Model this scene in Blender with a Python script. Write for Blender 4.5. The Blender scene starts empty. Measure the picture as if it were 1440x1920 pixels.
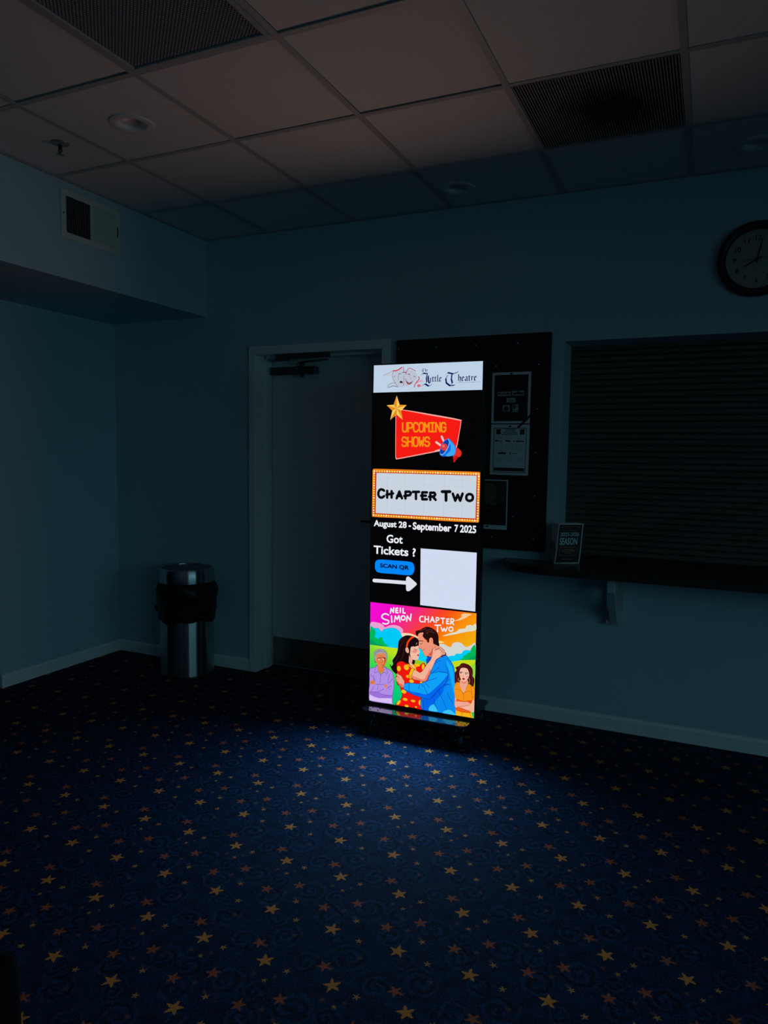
import bpy, bmesh, math, random
from mathutils import Vector, Matrix
random.seed(7)
PI = math.pi
scn = bpy.context.scene
COL = scn.collection

# ------------------------------------------------------------------ camera, world, light, exposure
CAM = (1.9495, -3.9129, 1.4667)
YAW, PITCH, ROLL, FPX = -0.4249, 0.0834, -0.0137, 1348.25
def make_camera():
    cy, sy, cp, sp = math.cos(YAW), math.sin(YAW), math.cos(PITCH), math.sin(PITCH)
    f = Vector((sy*cp, cy*cp, -sp)); r = Vector((cy, -sy, 0)); d = f.cross(r)
    cr, sr = math.cos(ROLL), math.sin(ROLL)
    r2, d2 = cr*r + sr*d, -sr*r + cr*d
    cd = bpy.data.cameras.new('camera'); co = bpy.data.objects.new('camera', cd); COL.objects.link(co)
    cd.sensor_fit = 'VERTICAL'; cd.sensor_height = 36.0; cd.lens = FPX/1920*36.0
    cd.clip_start = 0.05
    m = Matrix((r2, -d2, -f)).transposed().to_4x4(); m.translation = CAM
    co.matrix_world = m
    scn.camera = co
make_camera()
w = bpy.data.worlds.new('world'); scn.world = w; w.use_nodes = True
w.node_tree.nodes['Background'].inputs[0].default_value = (0.3, 0.7, 1.0, 1)
w.node_tree.nodes['Background'].inputs[1].default_value = 0.002
scn.view_settings.view_transform = 'Standard'; scn.view_settings.look = 'None'
scn.view_settings.exposure = 0.0; scn.view_settings.gamma = 1.0
scn.view_settings.use_curve_mapping = False
scn.cycles.use_denoising = True
scn.cycles.max_bounces = 8
scn.cycles.sample_clamp_indirect = 2.0

H = 2.8225                      # ceiling height
ROOM_R, ROOM_F = 4.6, -7.5      # right wall, wall behind the camera
DAY = (0.29, 0.73, 0.88)         # teal daylight of the shaded shop front
def area(name, loc, size, energy, color, look, parent=None, spread=180):
    ld = bpy.data.lights.new(name, 'AREA'); ld.shape = 'RECTANGLE'; ld.size, ld.size_y = size
    ld.energy = energy; ld.color = color; ld.spread = math.radians(spread)
    lo = bpy.data.objects.new(name, ld); COL.objects.link(lo); lo.location = loc
    lo.rotation_euler = Vector(look).to_track_quat('-Z', 'Y').to_euler()
    if parent: lo.parent = parent
    return lo
# daylight of the street outside the glazed front on the right
area('daylight', (6.9, -4.6, 2.85), (7.0, 3.4), 170.0, DAY, (-1, 0, -0.25))
SCREEN_GAIN = 0.95              # picture brightness of the LED screen
# added lamps boost the screen's light, upper (banner, red panel, marquee) and lower (picture)
UPPER_LAMP, UPPER_COL = 2.5, (1.0, 0.62, 0.42)
LOWER_LAMP, LOWER_COL = 6.6, (0.26, 0.60, 1.0)

# displayed picture: shapes in millimetres on the screen (kind, colour, points...)
ART = [
('p',(194,214,234),[(4.3,1761.4),(579.5,1761.8),(580.6,1625.5),(3.1,1623.4)]),
('s',(190,200,216),[(108.2,1725.7),(130.8,1730.9),(165.1,1743.5),(182.6,1727.4),(179.5,1704.1),(170.8,1653.5),(140.7,1649.5),(120.8,1666.5),(110.4,1698.2)]),
('s',(192,198,212),[(182.6,1723.5),(208.1,1730.4),(233.9,1718),(244.8,1698.4),(230.4,1675.5),(209.4,1656.5),(179.5,1653.3),(173.8,1684.7)]),
('c',(150,150,165),3,[(110,1725.7),(108.6,1698.2),(123,1670.4),(140.6,1650.3)]),
('c',(165,150,165),2.6,[(56.7,1709.6),(83,1718.7),(109.9,1731.6)]),
('c',(205,190,205),4.3,[(63.4,1705.4),(96.2,1710.4),(108.5,1706.1)]),
('c',(214,40,74),5.5,[(111.2,1730.4),(135.1,1732.7),(159.9,1746.8)]),
('c',(150,110,125),2.6,[(168.5,1749.2),(170.6,1723.8),(182.7,1719.6)]),
('c',(190,90,110),3.8,[(182.7,1717.6),(191,1734.9),(203.7,1740.3),(233.7,1725.8)]),
('c',(120,60,75),3.4,[(163.3,1720.2),(178.4,1721.6),(181.9,1711.8)]),
('c',(150,110,110),2.6,[(170.9,1704.3),(170,1653.5)]),
('s',(45,30,45),[(148.1,1670.5),(154,1679.8),(162.7,1675.6),(164.6,1668.5)]),
('c',(90,85,105),2.6,[(142.3,1709.8),(147.4,1716.7),(154.4,1712.6)]),
('c',(110,105,120),2.1,[(113.9,1697.3),(119,1702.7),(123.4,1700.2)]),
('c',(120,120,140),2.1,[(142,1705.2),(140.1,1687.6),(145.3,1684.7)]),
('c',(70,60,80),3,[(192.2,1710.7),(198.2,1712.1),(203.4,1707.3)]),
('c',(90,80,95),2.6,[(223.2,1699),(228.2,1700),(233.4,1694.8)]),
('s',(150,80,80),[(179.8,1688.5),(186.8,1674.6),(200.7,1666.1),(217.7,1671.9),(205.1,1660.5),(188.7,1664.1)]),
('c',(110,60,70),2.6,[(179.7,1690.4),(186.8,1675.8),(202.4,1667.6),(218.5,1675.8)]),
('c',(170,170,190),2.1,[(195.9,1699.7),(211,1687.6),(204.7,1682)]),
('c',(212,70,100),5.1,[(250.3,1697.4),(253.9,1686.5),(239.8,1671.4),(229.9,1656.1),(228.8,1646.4)]),
('c',(224,130,150),4.7,[(238.2,1664.4),(255.8,1674.8),(270.5,1676)]),
('s',(222,110,132),[(243.4,1655.8),(256.1,1660.1),(263.9,1649.5),(247.9,1645.9)]),
('c',(130,130,145),2.6,[(83,1649.6),(86,1659.4),(105.6,1668.4),(125.1,1670.3)]),
('c',(120,112,125),3.4,[(86.1,1647.6),(114.5,1654.8),(136.3,1649.6)]),
('p',(18,22,92),[(266.2,1732.2),(268.5,1734),(271.1,1736.7),(268.9,1734.9)]),
('p',(18,22,92),[(268.9,1734.9),(271.1,1736.7),(277.5,1735.1),(275.3,1733.3)]),
('p',(18,22,92),[(275.3,1733.3),(277.5,1735.1),(283.5,1737),(281.3,1735.2)]),
('p',(18,22,92),[(274.1,1733.6),(276.3,1735.4),(275.6,1729.6),(273.4,1727.8)]),
('p',(18,22,92),[(273.4,1727.8),(275.6,1729.6),(276.9,1725.2),(274.7,1723.4)]),
('p',(18,22,92),[(274.7,1723.4),(276.9,1725.2),(274.7,1724.1),(272.5,1722.3)]),
('p',(18,22,92),[(269.6,1732.7),(271.8,1734.5),(269.1,1730.5),(266.9,1728.7)]),
('p',(18,22,92),[(266.9,1728.7),(269.1,1730.5),(269.8,1725.9),(267.6,1724.1)]),
('p',(18,22,92),[(267.6,1724.1),(269.8,1725.9),(274.1,1722.7),(271.9,1721)]),
('p',(18,22,92),[(271.9,1721),(274.1,1722.7),(279.5,1723.1),(277.3,1721.3)]),
('p',(18,22,92),[(277.3,1721.3),(279.5,1723.1),(283,1726.1),(280.7,1724.3)]),
('p',(18,22,92),[(283.1,1735.1),(285.1,1736.7),(286.3,1737.2),(284.3,1735.6)]),
('p',(18,22,92),[(284.3,1735.6),(286.3,1737.2),(286.6,1722.7),(284.6,1721.1)]),
('p',(18,22,92),[(284.5,1728.8),(286.4,1730.4),(288.8,1731.8),(286.8,1730.2)]),
('p',(18,22,92),[(286.8,1730.2),(288.8,1731.8),(290.4,1730.3),(288.4,1728.7)]),
('p',(18,22,92),[(288.4,1728.7),(290.4,1730.3),(290.5,1724.1),(288.6,1722.5)]),
('p',(18,22,92),[(288.6,1722.5),(290.5,1724.1),(289.4,1720.7),(287.4,1719.1)]),
('p',(18,22,92),[(291.8,1729.1),(293.8,1730.7),(293.9,1723.2),(291.9,1721.6)]),
('p',(18,22,92),[(291.9,1721.6),(293.9,1723.2),(296,1722),(294,1720.4)]),
('p',(18,22,92),[(294,1720.4),(296,1722),(298.1,1723.4),(296.1,1721.7)]),
('p',(18,22,92),[(291.8,1729.3),(293.8,1730.9),(296,1731.6),(294.1,1730)]),
('p',(18,22,92),[(294.1,1730),(296,1731.6),(297.8,1728.8),(295.8,1727.2)]),
('p',(18,22,92),[(295.8,1727.2),(297.8,1728.8),(294.4,1726.8),(292.4,1725.2)]),
('p',(18,22,92),[(261.1,1701.6),(267.9,1707.3),(275.6,1716.7),(268.9,1710.9)]),
('p',(18,22,92),[(268.9,1710.9),(275.6,1716.7),(297.3,1714.1),(290.6,1708.4)]),
('p',(18,22,92),[(293.9,1710.2),(300.6,1715.9),(295.7,1697),(289,1691.2)]),
('p',(18,22,92),[(289,1691.2),(295.7,1697),(298.2,1671.5),(291.5,1665.7)]),
('p',(18,22,92),[(291.5,1665.7),(298.2,1671.5),(288.5,1660.3),(281.8,1654.5)]),
('p',(18,22,92),[(265.4,1650.4),(272.2,1656.2),(288.5,1664.1),(281.7,1658.3)]),
('p',(18,22,92),[(281.7,1658.3),(288.5,1664.1),(308.4,1652.2),(301.7,1646.4)]),
('p',(18,22,92),[(301.7,1646.4),(308.4,1652.2),(324.6,1659.4),(317.9,1653.7)]),
('p',(18,22,92),[(307,1706.6),(313.7,1712.3),(304.1,1703.1),(297.4,1697.4)]),
('p',(18,22,92),[(297.4,1697.4),(304.1,1703.1),(308,1671.3),(301.3,1665.5)]),
('p',(18,22,92),[(301.3,1665.5),(308,1671.3),(315.9,1667.9),(309.2,1662.1)]),
('p',(18,22,92),[(308.8,1687.4),(313,1690.8),(316.3,1692.3),(312.1,1688.9)]),
('p',(18,22,92),[(312.1,1688.3),(316.3,1691.7),(316.6,1674.7),(312.4,1671.3)]),
('p',(18,22,92),[(310.9,1671.4),(315.1,1674.8),(318.9,1673.1),(314.7,1669.7)]),
('p',(18,22,92),[(314.7,1669.7),(318.9,1673.1),(321.1,1675),(316.9,1671.6)]),
('p',(18,22,92),[(311.3,1695.4),(315.5,1698.7),(317.2,1699.9),(313,1696.5)]),
('p',(18,22,92),[(323.5,1694.3),(327.6,1697.7),(328.1,1674.7),(323.9,1671.4)]),
('p',(18,22,92),[(323.9,1671.4),(328.1,1674.7),(331.5,1672.7),(327.3,1669.3)]),
('p',(18,22,92),[(327.3,1669.3),(331.5,1672.7),(334.1,1675),(329.9,1671.6)]),
('p',(18,22,92),[(319.8,1688.5),(324,1691.8),(333.3,1692.2),(329.1,1688.8)]),
('p',(18,22,92),[(336.2,1694.3),(340.4,1697.7),(340.9,1674.8),(336.7,1671.4)]),
('p',(18,22,92),[(336.7,1671.4),(340.9,1674.8),(344.2,1672.7),(340,1669.3)]),
('p',(18,22,92),[(340,1669.3),(344.2,1672.7),(346.8,1675),(342.6,1671.7)]),
('p',(18,22,92),[(332.6,1688.5),(336.8,1691.8),(346,1692.2),(341.8,1688.8)]),
('p',(18,22,92),[(345.6,1699.4),(349.7,1702.7),(353,1704.6),(348.8,1701.3)]),
('p',(18,22,92),[(348.8,1701.3),(353,1704.6),(353.6,1674.8),(349.4,1671.4)]),
('p',(18,22,92),[(347.9,1671.5),(352.1,1674.8),(356.5,1672.7),(352.3,1669.4)]),
('p',(18,22,92),[(352.3,1669.4),(356.5,1672.7),(358.2,1675.1),(354,1671.7)]),
('p',(18,22,92),[(359.4,1687.4),(363.5,1690.8),(363.9,1675.2),(359.7,1671.9)]),
('p',(18,22,92),[(359.7,1671.9),(363.9,1675.2),(368.3,1672.7),(364.1,1669.4)]),
('p',(18,22,92),[(364.1,1669.4),(368.3,1672.7),(372.6,1675.6),(368.5,1672.3)]),
('p',(18,22,92),[(359.4,1687.8),(363.5,1691.1),(368.3,1692.6),(364.2,1689.3)]),
('p',(18,22,92),[(364.2,1689.3),(368.3,1692.6),(371.9,1686.9),(367.8,1683.6)]),
('p',(18,22,92),[(367.8,1683.6),(371.9,1686.9),(364.8,1682.8),(360.7,1679.4)]),
('p',(18,22,92),[(386.9,1697.6),(393.8,1703.4),(405.6,1715.8),(398.8,1710)]),
('p',(18,22,92),[(398.8,1710),(405.6,1715.8),(433.9,1708.6),(427.1,1702.8)]),
('p',(18,22,92),[(427.1,1702.8),(433.9,1708.6),(460.3,1717.3),(453.5,1711.6)]),
('p',(18,22,92),[(421.7,1704.3),(428.5,1710),(425.8,1683.4),(419,1677.6)]),
('p',(18,22,92),[(419,1677.6),(425.8,1683.4),(431.6,1662.8),(424.8,1657)]),
('p',(18,22,92),[(424.8,1657),(431.6,1662.8),(421.7,1657.9),(414.9,1652.1)]),
('p',(18,22,92),[(401.7,1699.7),(408.5,1705.5),(396.9,1687.3),(390,1681.5)]),
('p',(18,22,92),[(390,1681.5),(396.9,1687.3),(400,1666.1),(393.2,1660.3)]),
('p',(18,22,92),[(393.2,1660.3),(400,1666.1),(419.2,1651.6),(412.3,1645.8)]),
('p',(18,22,92),[(412.3,1645.8),(419.2,1651.6),(443.2,1653.6),(436.4,1647.8)]),
('p',(18,22,92),[(436.4,1647.8),(443.2,1653.6),(458.2,1667.2),(451.4,1661.4)]),
('p',(18,22,92),[(454.2,1699.4),(458.9,1702.8),(461.8,1703.7),(457.1,1700.3)]),
('p',(18,22,92),[(457.1,1700.3),(461.8,1703.7),(462.5,1673.1),(457.9,1669.7)]),
('p',(18,22,92),[(457.5,1686),(462.1,1689.5),(467.6,1692.4),(463,1688.9)]),
('p',(18,22,92),[(463,1688.9),(467.6,1692.4),(471.4,1689.2),(466.7,1685.8)]),
('p',(18,22,92),[(466.7,1685.8),(471.4,1689.2),(471.7,1675.9),(467.1,1672.5)]),
('p',(18,22,92),[(467.1,1672.5),(471.7,1675.9),(468.9,1668.9),(464.3,1665.4)]),
('p',(18,22,92),[(474.5,1687.2),(479.1,1690.6),(479.5,1674.7),(474.9,1671.3)]),
('p',(18,22,92),[(474.9,1671.3),(479.5,1674.7),(484.4,1672.1),(479.8,1668.7)]),
('p',(18,22,92),[(479.8,1668.7),(484.4,1672.1),(489.2,1675),(484.6,1671.6)]),
('p',(18,22,92),[(474.5,1687.6),(479.1,1691),(484.4,1692.5),(479.8,1689.1)]),
('p',(18,22,92),[(479.8,1689.1),(484.4,1692.5),(488.4,1686.7),(483.8,1683.2)]),
('p',(18,22,92),[(483.8,1683.2),(488.4,1686.7),(480.5,1682.4),(475.9,1679)]),
('p',(18,22,92),[(489.8,1686.3),(494.4,1689.7),(499.8,1692.6),(495.3,1689.2)]),
('p',(18,22,92),[(495.3,1689.2),(499.8,1692.6),(504,1690.4),(499.4,1687)]),
('p',(18,22,92),[(499.4,1687),(504,1690.4),(504.4,1674.2),(499.9,1670.8)]),
('p',(18,22,92),[(499.9,1670.8),(504.4,1674.2),(507.6,1672.1),(503,1668.6)]),
('p',(18,22,92),[(498.9,1680.9),(503.4,1684.3),(495.3,1681.5),(490.7,1678.1)]),
('p',(18,22,92),[(490.7,1678.1),(495.3,1681.5),(495.5,1674.8),(490.9,1671.4)]),
('p',(18,22,92),[(490.9,1671.4),(495.5,1674.8),(498.9,1672.3),(494.3,1668.9)]),
('p',(18,22,92),[(494.3,1668.9),(498.9,1672.3),(503.7,1675.2),(499.1,1671.8)]),
('p',(18,22,92),[(509.8,1694.4),(514.4,1697.8),(515,1674.5),(510.5,1671.1)]),
('p',(18,22,92),[(510.5,1671.1),(515,1674.5),(518.7,1672.4),(514.1,1668.9)]),
('p',(18,22,92),[(514.1,1668.9),(518.7,1672.4),(521.5,1674.7),(517,1671.3)]),
('p',(18,22,92),[(505.9,1688.4),(510.5,1691.8),(520.6,1692.2),(516,1688.8)]),
('p',(18,22,92),[(520.4,1687.5),(524.9,1690.9),(528,1692.4),(523.5,1689)]),
('p',(18,22,92),[(523.5,1689),(528,1692.4),(528.5,1673.6),(524,1670.2)]),
('p',(18,22,92),[(523.5,1686.4),(528.1,1689.8),(532.1,1692.3),(527.5,1688.9)]),
('p',(18,22,92),[(527.5,1688.9),(532.1,1692.3),(535.7,1690.2),(531.2,1686.8)]),
('p',(18,22,92),[(536.7,1687.5),(541.2,1690.9),(541.6,1675.1),(537.1,1671.7)]),
('p',(18,22,92),[(537.1,1671.7),(541.6,1675.1),(546.5,1672.6),(542,1669.2)]),
('p',(18,22,92),[(542,1669.2),(546.5,1672.6),(551.2,1675.5),(546.7,1672.1)]),
('p',(18,22,92),[(536.7,1687.9),(541.2,1691.3),(546.4,1692.8),(541.9,1689.4)]),
('p',(18,22,92),[(541.9,1689.4),(546.4,1692.8),(550.4,1687),(545.9,1683.6)]),
('p',(18,22,92),[(545.9,1683.6),(550.4,1687),(542.6,1682.8),(538.1,1679.4)]),
('t', (50, 55, 110), 'of New Smyrna Beach, Inc.', 460.3, 1660, 571.7, 1665.6, 0),
('s',(252,170,160),[(128.7,1520.3),(131.5,1528.2),(163.4,1535.5),(316.9,1511.9),(464.7,1485.2),(477.2,1472.3),(468.8,1410.7),(458.1,1349.5),(445.4,1343.7),(292.6,1313.3),(148.7,1285.6),(135,1287.6),(130.9,1301.9),(129.2,1413.7)]),
('s',(250,28,20),[(131.7,1515.9),(137.4,1524.7),(164.4,1532.4),(317.1,1504.9),(460.3,1480.1),(473.3,1468.1),(465.7,1410.7),(454.3,1353.8),(440.8,1347.6),(292.5,1318.6),(150.6,1290.6),(137.9,1292.1),(133.7,1306.4),(132.2,1413.7)]),
('p',(255,206,96),[(134.2,1542.4),(133.3,1606.3),(150.4,1559.8)]),
('p',(232,146,30),[(134.2,1542.4),(116.4,1560.3),(133.3,1606.3)]),
('p',(255,206,96),[(134.2,1542.4),(188.1,1558),(159.6,1529.8)]),
('p',(232,146,30),[(134.2,1542.4),(150.4,1559.8),(188.1,1558)]),
('p',(255,206,96),[(134.2,1542.4),(168.6,1483.8),(134.7,1510.5)]),
('p',(232,146,30),[(134.2,1542.4),(159.6,1529.8),(168.6,1483.8)]),
('p',(255,206,96),[(134.2,1542.4),(99.3,1484.1),(110,1530.2)]),
('p',(232,146,30),[(134.2,1542.4),(134.7,1510.5),(99.3,1484.1)]),
('p',(255,206,96),[(134.2,1542.4),(78.7,1558.5),(116.4,1560.3)]),
('p',(232,146,30),[(134.2,1542.4),(110,1530.2),(78.7,1558.5)]),
('l',(250,148,22),8.1,[(167.8,1468.8),(168.4,1434.2),(173.7,1424.5),(186.7,1424.5),(191.7,1434.3),(191.1,1468.7)]),
('l',(250,148,22),8.1,[(198.8,1424.6),(198.1,1468.7),(216.1,1468.7),(221.4,1459),(221.5,1451),(216.6,1443.1),(198.5,1443.1)]),
('l',(250,148,22),8.1,[(251.3,1459.8),(246.1,1468.6),(233.2,1468.6),(228.3,1459),(228.7,1434.3),(234,1424.7),(246.9,1424.7),(251.7,1433.5)]),
('l',(250,148,22),8.1,[(263.8,1424.7),(276.6,1424.8),(281.4,1434.4),(281,1458.9),(275.8,1468.5),(263,1468.5),(258.2,1458.9),(258.6,1434.4),(263.8,1424.7)]),
('l',(250,148,22),8.1,[(288.5,1424.8),(287.6,1468.5),(299.4,1446.7),(310.3,1468.4),(311.2,1424.9)]),
('l',(250,148,22),8.1,[(319.3,1468.4),(337.3,1468.4)]),
('l',(250,148,22),8.1,[(328.4,1468.4),(329.2,1424.9)]),
('l',(250,148,22),8.1,[(320.2,1424.9),(338.3,1424.9)]),
('l',(250,148,22),8.1,[(347.2,1424.9),(346.3,1468.4),(369.6,1425),(368.7,1468.3)]),
('l',(250,148,22),8.1,[(397.8,1459.6),(392.7,1468.2),(380.3,1468.3),(375.6,1458.8),(376.1,1434.6),(381.2,1425),(393.7,1425.1),(398.4,1434.6),(398.1,1445.8),(388.1,1445.8)]),
('l',(250,148,22),8.1,[(190.7,1388.2),(185.3,1396.2),(171.8,1396.1),(166.7,1386.3),(166.8,1381.8),(172.2,1374.8),(185.7,1373.1),(191.1,1367.4),(191.2,1361.6),(186,1351.8),(172.5,1351.6),(167.1,1359.6)]),
('l',(250,148,22),8.1,[(198.5,1351.9),(197.8,1396.2)]),
('l',(250,148,22),8.1,[(222.4,1352.2),(221.7,1396.4)]),
('l',(250,148,22),8.1,[(198.2,1374.1),(222.1,1374.3)]),
('l',(250,148,22),8.1,[(234.8,1352.3),(248.1,1352.4),(253.2,1362.2),(252.7,1386.9),(247.3,1396.5),(234,1396.4),(229,1386.7),(229.4,1362),(234.8,1352.3)]),
('l',(250,148,22),8.1,[(259.6,1396.6),(265.2,1352.6),(271.8,1379.1),(279.3,1352.8),(283.2,1396.7)]),
('l',(250,148,22),8.1,[(313.8,1389),(308.5,1396.9),(295.4,1396.8),(290.4,1387.1),(290.5,1382.7),(295.8,1375.8),(308.9,1374.1),(314.2,1368.5),(314.3,1362.8),(309.4,1353.1),(296.2,1352.9),(290.9,1360.8)]),
('l',(250,200,205),10.5,[(378.4,1400.8),(387.6,1380.9)]),
('l',(250,205,205),10.5,[(350.6,1372.7),(370.5,1359)]),
('l',(252,190,190),7.6,[(346.4,1328.1),(371.9,1335.5)]),
('s',(236,44,30),[(449.9,1346),(472.9,1337.6),(483.3,1320.5),(476,1303.2),(463.9,1298.6),(444.8,1274),(440.8,1309.1)]),
('s',(200,20,20),[(455.4,1307.1),(464.8,1298.6),(444.8,1275.7),(442,1296.1)]),
('s',(22,110,226),[(409.9,1391.4),(423.9,1384.6),(452.7,1346.9),(444.4,1308.7),(414.2,1306.5),(384.2,1302.5),(370.5,1314.5),(370,1336.3),(385,1371.3)]),
('s',(60,170,250),[(421.7,1380.3),(449.9,1346),(442.6,1310.4),(400.4,1305.4),(427.3,1337)]),
('s',(12,60,160),[(411.5,1384.5),(416.4,1371.6),(404.3,1336.7),(383.9,1315.6),(373.1,1323.3),(378.6,1349.5),(394.2,1375.7)]),
('c',(120,200,255),3.8,[(412.3,1388.8),(419.6,1371.6),(406.6,1336.8),(386.3,1312.6),(373.3,1314.5)]),
('e',(222,60,70),392.5,1348.8,17.1,17.7),
('e',(244,120,120),389.1,1353.9,6.7,6.2),
('s',(240,128,14),[(3.9,1208.5),(3.3,1222.3),(8.2,1230.6),(22.8,1233.7),(159.3,1233.3),(294.2,1232.1),(434.3,1231.6),(565.7,1230.5),(576.9,1227),(581.7,1215.1),(581.7,1103.1),(580.2,996.8),(576.9,986.6),(565.8,982.9),(440.2,981.9),(299,983.3),(163.1,984),(18,983.4),(5.7,989.8),(3.1,1001.2),(3.5,1107.5)]),
('s',(205,66,6),[(20.6,1209),(24.5,1218.2),(159.6,1218),(434.7,1217.2),(559.4,1216.2),(566.3,1210.4),(566.1,1102.5),(563.9,1000.3),(556.4,995.9),(298.8,996.8),(28,997.8),(19.8,1004.4),(20.7,1108.2)]),
('p',(206,216,228),[(26.6,1212.8),(562.6,1212),(561.2,1002.3),(24.4,1003.7)]),
('l',(186,196,204),1.4,[(88.8,1212.7),(86.7,1003.5)]),
('l',(186,196,204),1.4,[(188.7,1212.5),(186.7,1003.2)]),
('l',(186,196,204),1.4,[(291.9,1212.4),(290,1003)]),
('l',(186,196,204),1.4,[(398,1212.2),(396.3,1002.7)]),
('l',(186,196,204),1.4,[(491.4,1212.1),(489.8,1002.5)]),
('l',(196,204,212),1.4,[(26.3,1187.8),(562.5,1187)]),
('l',(196,204,212),1.4,[(26,1156.6),(562.2,1155.7)]),
('l',(196,204,212),1.4,[(25.7,1125.3),(562,1124.3)]),
('l',(196,204,212),1.4,[(25.3,1093.9),(561.8,1092.8)]),
('l',(196,204,212),1.4,[(25,1062.5),(561.6,1061.3)]),
('l',(196,204,212),1.4,[(24.7,1031),(561.4,1029.7)]),
('e',(255,244,205),14.4,1221.6,4.8,4.9),
('e',(255,216,110),28.8,1221.6,4.8,4.9),
('e',(255,216,110),43.2,1221.5,4.8,4.9),
('e',(255,216,110),57.6,1221.5,4.8,4.9),
('e',(255,216,110),71.9,1221.4,4.8,4.9),
('e',(255,244,205),86.1,1221.4,4.8,4.9),
('e',(255,216,110),100.3,1221.4,4.8,4.9),
('e',(255,216,110),114.5,1221.3,4.8,4.9),
('e',(255,216,110),128.6,1221.3,4.8,4.9),
('e',(255,216,110),142.7,1221.2,4.8,4.9),
('e',(255,244,205),156.7,1221.2,4.8,4.9),
('e',(255,216,110),170.7,1221.2,4.8,4.9),
('e',(255,216,110),184.7,1221.1,4.8,4.9),
('e',(255,216,110),198.6,1221.1,4.8,4.9),
('e',(255,216,110),212.4,1221,4.8,4.9),
('e',(255,244,205),226.3,1221,4.8,4.9),
('e',(255,216,110),240.1,1220.9,4.8,4.9),
('e',(255,216,110),253.8,1220.9,4.8,4.9),
('e',(255,216,110),267.5,1220.9,4.8,4.9),
('e',(255,216,110),281.1,1220.8,4.8,4.9),
('e',(255,244,205),294.7,1220.8,4.8,4.9),
('e',(255,216,110),308.3,1220.7,4.8,4.9),
('e',(255,216,110),321.9,1220.7,4.8,4.9),
('e',(255,216,110),335.3,1220.7,4.8,4.9),
('e',(255,216,110),348.8,1220.6,4.8,4.9),
('e',(255,244,205),362.2,1220.6,4.8,4.9),
('e',(255,216,110),375.6,1220.5,4.8,4.9),
('e',(255,216,110),388.9,1220.5,4.8,4.9),
('e',(255,216,110),402.2,1220.5,4.8,4.9),
('e',(255,216,110),415.4,1220.4,4.8,4.9),
('e',(255,244,205),428.6,1220.4,4.8,4.9),
('e',(255,216,110),441.8,1220.3,4.8,4.9),
('e',(255,216,110),454.9,1220.3,4.8,4.9),
('e',(255,216,110),468,1220.3,4.8,4.9),
('e',(255,216,110),481.1,1220.2,4.8,4.9),
('e',(255,244,205),494.1,1220.2,4.8,4.9),
('e',(255,216,110),507.1,1220.1,4.8,4.9),
('e',(255,216,110),520,1220.1,4.8,4.9),
('e',(255,216,110),532.9,1220.1,4.8,4.9),
('e',(255,216,110),545.7,1220,4.8,4.9),
('e',(255,244,205),558.6,1220,4.8,4.9),
('e',(255,216,110),571.3,1220,4.8,4.9),
('e',(255,244,205),12.8,993.4,4.8,4.9),
('e',(255,216,110),27.3,993.3,4.8,4.9),
('e',(255,216,110),41.7,993.3,4.8,4.9),
('e',(255,216,110),56.1,993.3,4.8,4.9),
('e',(255,216,110),70.4,993.2,4.8,4.9),
('e',(255,244,205),84.7,993.2,4.8,4.9),
('e',(255,216,110),99,993.1,4.8,4.9),
('e',(255,216,110),113.2,993.1,4.8,4.9),
('e',(255,216,110),127.4,993.1,4.8,4.9),
('e',(255,216,110),141.5,993,4.8,4.9),
('e',(255,244,205),155.5,993,4.8,4.9),
('e',(255,216,110),169.6,993,4.8,4.9),
('e',(255,216,110),183.6,992.9,4.8,4.9),
('e',(255,216,110),197.5,992.9,4.8,4.9),
('e',(255,216,110),211.4,992.9,4.8,4.9),
('e',(255,244,205),225.3,992.8,4.8,4.9),
('e',(255,216,110),239.1,992.8,4.8,4.9),
('e',(255,216,110),252.9,992.7,4.8,4.9),
('e',(255,216,110),266.6,992.7,4.8,4.9),
('e',(255,216,110),280.3,992.7,4.8,4.9),
('e',(255,244,205),293.9,992.6,4.8,4.9),
('e',(255,216,110),307.5,992.6,4.8,4.9),
('e',(255,216,110),321.1,992.6,4.8,4.9),
('e',(255,216,110),334.6,992.5,4.8,4.9),
('e',(255,216,110),348.1,992.5,4.8,4.9),
('e',(255,244,205),361.6,992.5,4.8,4.9),
('e',(255,216,110),375,992.4,4.8,4.9),
('e',(255,216,110),388.3,992.4,4.8,4.9),
('e',(255,216,110),401.7,992.4,4.8,4.9),
('e',(255,216,110),415,992.3,4.8,4.9),
('e',(255,244,205),428.2,992.3,4.8,4.9),
('e',(255,216,110),441.4,992.3,4.8,4.9),
('e',(255,216,110),454.6,992.2,4.8,4.9),
('e',(255,216,110),467.7,992.2,4.8,4.9),
('e',(255,216,110),480.8,992.2,4.8,4.9),
('e',(255,244,205),493.9,992.1,4.8,4.9),
('e',(255,216,110),506.9,992.1,4.8,4.9),
('e',(255,216,110),519.8,992.1,4.8,4.9),
('e',(255,216,110),532.8,992,4.8,4.9),
('e',(255,216,110),545.7,992,4.8,4.9),
('e',(255,244,205),558.5,992,4.8,4.9),
('e',(255,216,110),571.4,991.9,4.8,4.9),
('e',(255,244,205),13.5,1209.7,4.8,4.9),
('e',(255,216,110),13.5,1197,4.8,4.9),
('e',(255,216,110),13.5,1184.3,4.8,4.9),
('e',(255,216,110),13.5,1171.6,4.8,4.9),
('e',(255,216,110),13.4,1158.9,4.8,4.9),
('e',(255,244,205),13.4,1146.2,4.8,4.9),
('e',(255,216,110),13.4,1133.4,4.8,4.9),
('e',(255,216,110),13.4,1120.7,4.8,4.9),
('e',(255,216,110),13.4,1107.9,4.8,4.9),
('e',(255,216,110),13.3,1095.1,4.8,4.9),
('e',(255,244,205),13.3,1082.3,4.8,4.9),
('e',(255,216,110),13.3,1069.5,4.8,4.9),
('e',(255,216,110),13.3,1056.7,4.8,4.9),
('e',(255,216,110),13.3,1043.9,4.8,4.9),
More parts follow.
